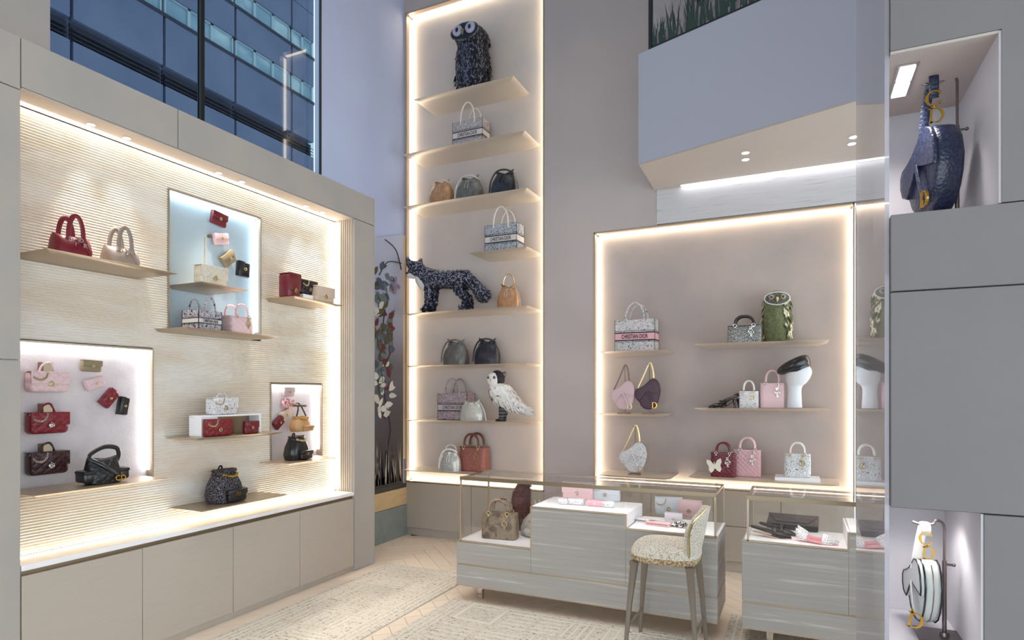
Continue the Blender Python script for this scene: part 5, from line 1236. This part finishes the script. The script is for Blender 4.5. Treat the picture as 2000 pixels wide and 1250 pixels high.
# ------------------------------------------------------------------ the cloth animals
def feathers(mb, pts, l, w, rn, down=(0, 0, -1), lift=.35):
    """small leaf shaped scraps laid over a surface; pts = (point, outward normal)"""
    for p, n in pts:
        p, n = Vector(p), Vector(n).normalized(); d = Vector(down); d = (d - n * d.dot(n)).normalized()
        d = (d + n * lift * rn.uniform(.3, 1.2)).normalized(); s_ = d.cross(n).normalized(); ll = l * rn.uniform(.7, 1.2); ww = w * rn.uniform(.7, 1.2)
        q = p + n * .002
        mb.add([q, q + d * ll * .45 + s_ * ww * .5, q + d * ll, q + d * ll * .45 - s_ * ww * .5, q + d * ll * .5 + n * .006], [(0, 1, 4), (1, 2, 4), (2, 3, 4), (3, 0, 4)])
def owl(label, l, r, ytop, z, yf, rz, mats, style):
    xl, xr = onY(l, 700, yf).x, onY(r, 700, yf).x; w = xr - xl; H_ = onY((l + r) / 2, ytop, yf).z - z
    t = thing('owl_figure', label, 'animal figure', ((xl + xr) / 2, 5.9 - w * .49, z + .0005), R(rz)); a = w / 2
    P_ = [(0, .66, .6, 0), (.03, .74, .68, 0), (.2, .88, .8, 0), (.42, .95, .86, 0), (.6, .9, .82, 0), (.68, .82, .76, -.0), (.72, .8, .76, -.02), (.8, .9, .84, -.04), (.88, .86, .8, -.04), (.94, .66, .62, -.03), (.98, .38, .36, -.02), (1.0, .1, .1, -.01)]
    rings = [sring(H_ * f, a * kx, a * ky, 0, a * cy * 3, 32, 2.3) for f, kx, ky, cy in P_]
    MB().loft(rings).build('body', mats['body'], t, 70)
    rn = random.Random(l); fb = MB()
    for i in range(style['n']):
        f = rn.uniform(.15, .97)
        if style.get('wing') and rn.random() < .6: f = rn.uniform(.15, .9)
        th_ = rn.uniform(-1.0, .5) if style.get('wing') and f > .15 and rn.random() < .6 else rn.uniform(-.35, math.pi + .35) if rn.random() < style.get('back', .9) else rn.uniform(0, 6.28)
        j = max(q for q in range(len(P_)) if P_[q][0] <= f); j = min(j, len(P_) - 2); u = (f - P_[j][0]) / (P_[j + 1][0] - P_[j][0])
        kx = P_[j][1] * (1 - u) + P_[j + 1][1] * u; ky = P_[j][2] * (1 - u) + P_[j + 1][2] * u
        feathers(fb, [((a * kx * math.cos(th_), a * ky * math.sin(th_) - .02 * a, H_ * f), (math.cos(th_), math.sin(th_), .1))], style['len'], style['wid'], rn, lift=style.get('lift', .35))
    fb.build('feathers', mats['feather'], t, kind='stuff')
    yh = -a * .86; zc = H_ * .825; rx, rz_ = a * .84, H_ * .115
    mf = Matrix.Translation((-.02 * a, yh, zc))
    MB().loft([[(rx * k * math.cos(q), dy, rz_ * k * math.sin(q)) for q in [2 * math.pi * i / 30 for i in range(30)]] for k, dy in ((1, .07 * a / .18), (1.0, 0), (.9, -.012), (.5, -.02), (.05, -.022))], mtx=mf).build('face_disc', mats['face'], t, 60)
    MB().tube([(rx * 1.0 * math.cos(q), -.004, rz_ * 1.0 * math.sin(q)) for q in [2 * math.pi * i / 30 for i in range(30)]], .007 * a / .16, 8, True, mtx=mf).build('face_rim', mats['rim'], t)
    for s_ in (-1, 1):
        ex = s_ * rx * .46; ze = zc + .02 * H_; er = a * style.get('eye', .3)
        e = MB().loft([[(ex - .02 * a + er * k * math.cos(q), yh - dy, ze + er * k * math.sin(q)) for q in [2 * math.pi * i / 22 for i in range(22)]] for k, dy in ((1, .012), (1, .024), (.8, .032), (.1, .036))]).build('eye', mats['eye'], t, 60)
        MB().ball((ex - .02 * a, yh - .036, ze), er * .3, .008, er * .42).build('pupil', BLACKM, e)
    MB().loft([sring(zc + .015 * H_, a * .07, .012, -.02 * a, yh - .03, 10, 2), sring(zc - .02 * H_, a * .1, .02, -.02 * a, yh - .05, 10, 2), sring(zc - .075 * H_, a * .02, .006, -.02 * a, yh - .04, 10, 2)]).build('beak', mats['beak'], t, 60)
    if style.get('bib'):
        MB().loft([[(a * kx * .74 * math.sin(q), -a * ky * math.cos(q) * 1.03 - .006, H_ * f) for q in [R(-52 + 104 * i / 12) for i in range(13)]] for f, kx, ky in ((.1, .8, .72), (.3, .92, .83), (.5, .94, .85), (.66, .86, .78))], False, False, False).build('breast', mats['bib'], t, 60)
    return t, a, H_
BKN = PAT('black_navy_cloth', [(0, (18, 19, 28)), (.5, (30, 33, 48)), (.58, (150, 152, 170)), (.63, (26, 28, 42)), (1, (20, 20, 30))], 42, rough=.9, detail=3, stretch=(1.6, 1.6, .6))
owl('black feathered cloth owl with round lilac eyes on the topmost tower shelf', 880, 943, 40, T['t1'], 5.58, 0,
    dict(body=BKN, feather=M('black_felt', (22, 22, 28), .9), face=M('black_cloth_face', (30, 31, 40), .9, var=(44, 46, 58), scale=40), rim=M('silver_thread_rim', (112, 124, 132), .6, var=(40, 44, 52), scale=40), eye=M('lilac_eye', (176, 172, 200), .4), beak=M('olive_beak', (120, 116, 84), .5), bib=PAT('denim_weave', [(0, (26, 30, 46)), (.5, (44, 50, 76)), (.55, (150, 154, 176)), (.6, (36, 40, 60))], 60, rough=.9, detail=3, stretch=(2, 2, .5))),
    dict(n=260, len=.062, wid=.03, lift=.5, bib=True))
owl('green and ivory cloth owl with white ringed face on the upper right shelf', 1485, 1545, 561, RS['r4'], 5.58, 6,
    dict(body=M('moss_tweed', (116, 120, 86), .95, var=(90, 96, 68), scale=34, bump=.4), feather=PAT('ivory_green_scraps', [(0, (70, 76, 48)), (.42, (126, 128, 92)), (.5, (222, 214, 188)), (.62, (150, 146, 110)), (.7, (52, 54, 44))], 14, rough=.8, detail=1), face=M('dark_check_face', (62, 60, 52), .9, var=(110, 106, 96), scale=60), rim=M('white_rope_rim', (216, 214, 218), .8), eye=M('grey_ring_eye', (140, 136, 124), .4), beak=M('ivory_beak', (210, 200, 150), .5), bib=M('moss_breast', (114, 120, 84), .95, var=(90, 97, 66), scale=50, bump=.5)),
    dict(n=170, len=.075, wid=.036, lift=.25, bib=True, back=1.0, eye=.2, wing=True))
# white owl, seen from its side with its head turned to the room
z = T['t7']; yf = 5.62
def Q(px, py): p = onY(px, py, yf); return Vector((p.x, 0, p.z - z))
o0 = Q(980, 822)
t = thing('owl_figure', 'white and black cloth owl standing on striped legs on the seventh tower shelf', 'animal figure', (o0.x, yf, z + .0005))
q = lambda px, py: Q(px, py) - Vector((o0.x, 0, 0))
WC = PAT('white_scrap_cloth', [(0, (60, 56, 60)), (.3, (190, 182, 182)), (.36, (236, 232, 230)), (.64, (230, 226, 226)), (.68, (150, 140, 142)), (.71, (238, 236, 234))], 20, rough=.9, detail=3)
BC = M('black_wool', (38, 34, 38), .95, var=(60, 54, 58), scale=30, bump=.4)
sp_ = smooth_path([q(973, 748), q(974, 758), q(982, 772), q(998, 786), q(1016, 797), q(1034, 803)], 5)
rr = [.035, .06, .075, .09, .1, .108, .112, .115, .115, .113, .11, .105, .1, .094, .088, .08, .074, .066, .06, .054, .048, .042, .036, .03, .024, .016]
MB().tube(sp_, rr[:len(sp_)], 18).build('body', WC, t, 70)
hc = q(971, 740)
hm = Matrix.Translation(hc)
MB().ball((0, 0, 0), .078, .078, .088, 20, 12, hm).build('head', BC, t, 70)
MB().loft([[(-.022 + .062 * k * math.cos(a_), -.055 - dy, -.006 + .07 * k * math.sin(a_)) for a_ in [2 * math.pi * i / 24 for i in range(24)]] for k, dy in ((1, -.03), (1, .006), (.85, .02), (.4, .03), (.05, .032))], mtx=hm).build('face_disc', M('white_face_cloth', (232, 228, 226), .9), t, 60)
for ex in (-.058, .008):
    MB().ball((ex, -.08, .012), .016, .012, .017, mtx=hm).build('eye', M('grey_eye_ring', (128, 132, 136), .5), t)
    MB().ball((ex, -.091, .012), .008, .005, .009, mtx=hm).build('pupil', BLACKM, t)
MB().loft([sring(.0, .008, .01, -.03, -.09, 8, 2), sring(-.03, .003, .004, -.032, -.094, 8, 2)], mtx=hm).build('beak', M('yellow_grey_beak', (190, 180, 140), .5), t)
rn = random.Random(9); fb = MB(); dkf = MB()
for i in range(420):
    j = rn.randrange(3, len(sp_)); c_ = sp_[j]; th_ = rn.uniform(0, 6.28); tv = (sp_[min(j + 1, len(sp_) - 1)] - sp_[j - 1]).normalized()
    u_ = Vector((0, 1, 0)); w_ = tv.cross(u_); n_ = u_ * math.cos(th_) + w_ * math.sin(th_)
    if n_.x < -.5 and j < 9:
        if i % 2: feathers(dkf, [(c_ + n_ * rr[j] * .98, n_)], .05, .022, rn, down=tuple(tv * .8 + Vector((0, 0, -.5))), lift=.2)
        continue
    feathers(fb, [(c_ + n_ * rr[j] * .98, n_)], .06, .026, rn, down=tuple(tv * .8 + Vector((0, 0, -.5))), lift=.2)
fb.build('feathers', WC, t, kind='stuff'); dkf.build('breast_scraps', BC, t, kind='stuff')
fb = MB()
for i in range(40):
    th_ = rn.uniform(0, 6.28); v = rn.uniform(-.2, .9); n_ = Vector((math.cos(th_) * .8, abs(math.sin(th_)) * .9, v)); fb_p = hc + Vector((n_.x * .078, n_.y * .078, n_.z * .086)); feathers(fb, [(fb_p, n_)], .04, .02, rn)
fb.build('head_scraps', BC, t, kind='stuff')
STR = PAT('black_white_stripes', [(0, (34, 30, 34)), (.62, (222, 216, 214)), (.78, (34, 30, 34))], 9, 'wave', .9, 0, 0, feature='Z')
for s_ in (-1, 1):
    a0, a1 = q(985, 796), q(980, 822)
    y_ = s_ * .035
    g_ = MB().tube([Vector((a0.x, y_, a0.z)), Vector((a1.x + .012, y_, .05)), Vector((a1.x + .01, y_, .012))], [.042, .026, .022], 10).build('leg', STR, t)
    MB().tube([Vector((a1.x + .03, y_, .01)), Vector((a1.x - .01, y_, .014)), Vector((a1.x - .05, y_, .008))], [.012, .018, .01], 8).build('foot', BC, t)
# fox: one skinned body
z = T['t5']; yf = 5.62
f0 = Q(872, 603); q = lambda px, py: onY(px, py, yf) - Vector((f0.x, yf, z))
fox = thing('fox_figure', 'navy and white cloth fox standing on the fifth tower shelf, head to the left', 'animal figure', (f0.x, yf, z + .0005))
V = []; E_l = []; RR = []
def node(px, py, y, r, par=None, rz=None):
    p = q(px, py); V.append((p.x, y, p.z)); RR.append((r, rz or r))
    if par is not None: E_l.append((par, len(V) - 1))
    return len(V) - 1
chest = node(842, 546, 0, .098)
mid = node(866, 547, 0, .086, chest); hip = node(893, 546, 0, .1, mid); rump = node(910, 543, 0, .082, hip)
neck = node(826, 535, 0, .072, chest); headn = node(812, 524, 0, .074, neck); muz = node(804, 532, -.005, .046, headn); nose = node(797.5, 535.5, -.008, .024, muz)
for s_ in (-1, 1):
    sh = node(843, 560, s_ * .055, .05, chest); el = node(843, 575, s_ * .056, .04, sh); wr = node(841, 595, s_ * .055, .03, el); pw = node(839, 603, s_ * .055, .028, wr); node(830, 604.5, s_ * .055, .024, pw)
    thg = node(903, 558, s_ * .058, .062, hip); kn = node(899, 571, s_ * .06, .045, thg); hk = node(914, 583, s_ * .06, .028, kn); an = node(912, 601, s_ * .06, .026, hk); node(904, 603, s_ * .06, .023, an)
    er = node(809 + s_ * 7.5, 513, s_ * .035, .034, headn); node(809.5 + s_ * 9.5, 503, s_ * .04, .015, er)
t1 = node(921, 548, 0, .05, rump); t2_ = node(933, 564, 0, .06, t1); t3 = node(944, 577, 0, .09, t2_); t4 = node(952, 586, 0, .055, t3)
me = bpy.data.meshes.new('body'); me.from_pydata(V, E_l, []); fb_o = bpy.data.objects.new('body', me); COL.objects.link(fb_o)
sk = fb_o.modifiers.new('skin', 'SKIN'); sk.use_smooth_shade = True
for i, r_ in enumerate(RR): me.skin_vertices[0].data[i].radius = r_; me.skin_vertices[0].data[i].use_root = (i == 0)
su_ = fb_o.modifiers.new('smooth', 'SUBSURF'); su_.levels = 2; su_.render_levels = 2
dg = bpy.context.evaluated_depsgraph_get(); fm = bpy.data.meshes.new_from_object(fb_o.evaluated_get(dg)); bpy.data.objects.remove(fb_o)
FOXC = PAT('navy_white_scraps', [(0, (28, 30, 46)), (.47, (40, 44, 66)), (.53, (176, 178, 194)), (.57, (50, 56, 84)), (.63, (210, 208, 216)), (.66, (30, 32, 50))], 46, rough=.95, detail=2)
fm.materials.clear(); fm.materials.append(FOXC); fm.polygons.foreach_set('material_index', [0] * len(fm.polygons))
fm.name = 'body'; body = bpy.data.objects.new('body', fm); COL.objects.link(body); body.parent = fox
rn = random.Random(4); fb = MB(); polys = list(fm.polygons)
for p in rn.sample(polys, min(len(polys), 1500)):
    c_ = p.center; n_ = p.normal
    if c_.z < .03 or (c_.x < q(824, 530).x and c_.z > q(824, 548).z): continue
    feathers(fb, [(c_, n_)], .036, .018, rn, down=(.8, 0, -.5), lift=.35)
fb.build('cloth_scraps', PAT('navy_scraps', [(0, (24, 26, 40)), (.52, (44, 48, 72)), (.6, (180, 180, 196)), (.66, (34, 37, 56))], 30, rough=.95, detail=2), fox, kind='stuff')
WH = M('white_cloth', (236, 232, 232), .9)
MB().loft([sring(0, .02, .02, 0, 0, 14, 2), sring(.06, .055, .05, 0, 0, 14, 2), sring(.16, .06, .055, 0, 0, 14, 2), sring(.24, .03, .03, 0, 0, 14, 2)], mtx=Matrix.Translation(q(836, 570) + Vector((0, -.02, 0))) @ Matrix.Rotation(R(-32), 4, 'Y')).build('bib', WH, fox, 70)
MB().ball((0, 0, 0), .06, .046, .034, 14, 8, Matrix.Translation(q(805, 539.5) + Vector((0, -.012, 0))) @ Matrix.Rotation(R(12), 4, 'Y')).build('chin', WH, fox, 70)
MB().ball(tuple(q(796.5, 534.5) + Vector((0, -.012, 0))), .017, .02, .016).build('nose', BLACKM, fox)
for s_ in (-1, 1):
    p = q(808, 521); MB().ball((p.x - .03, s_ * .055 - .012, p.z + .004), .013, .012, .013).build('eye', M('dark_glass_eye', (40, 36, 44), .1), fox)
# ------------------------------------------------------------------ repeats share a group phrase
GR = dict(wall_shelf='metal wall shelves', book_tote='printed book totes', bucket_bag='bucket bags on the tower', top_handle_bag='top handle bags', quilted_tote='quilted totes', clutch_bag='flap clutches and pouches',
    small_wallet='mini wallets', backpack='backpacks on the left wall', saddle_bag='saddle shaped bags', bag_stand='bag stands', slingback_heel='pair of black patent heels', slingback_flat='pair of black flats',
    pointed_flat='pair of white embroidered flats', owl_figure='cloth owls', display_case='glass display cases', rug='flecked rugs', soft_tote='soft totes', long_wallet='long wallets', recessed_light='recessed niche lights')
for o in list(SC.objects):
    k = o.name.split('.')[0]
    if o.parent is None and k in GR and 'group' not in o.keys(): o['group'] = GR[k]
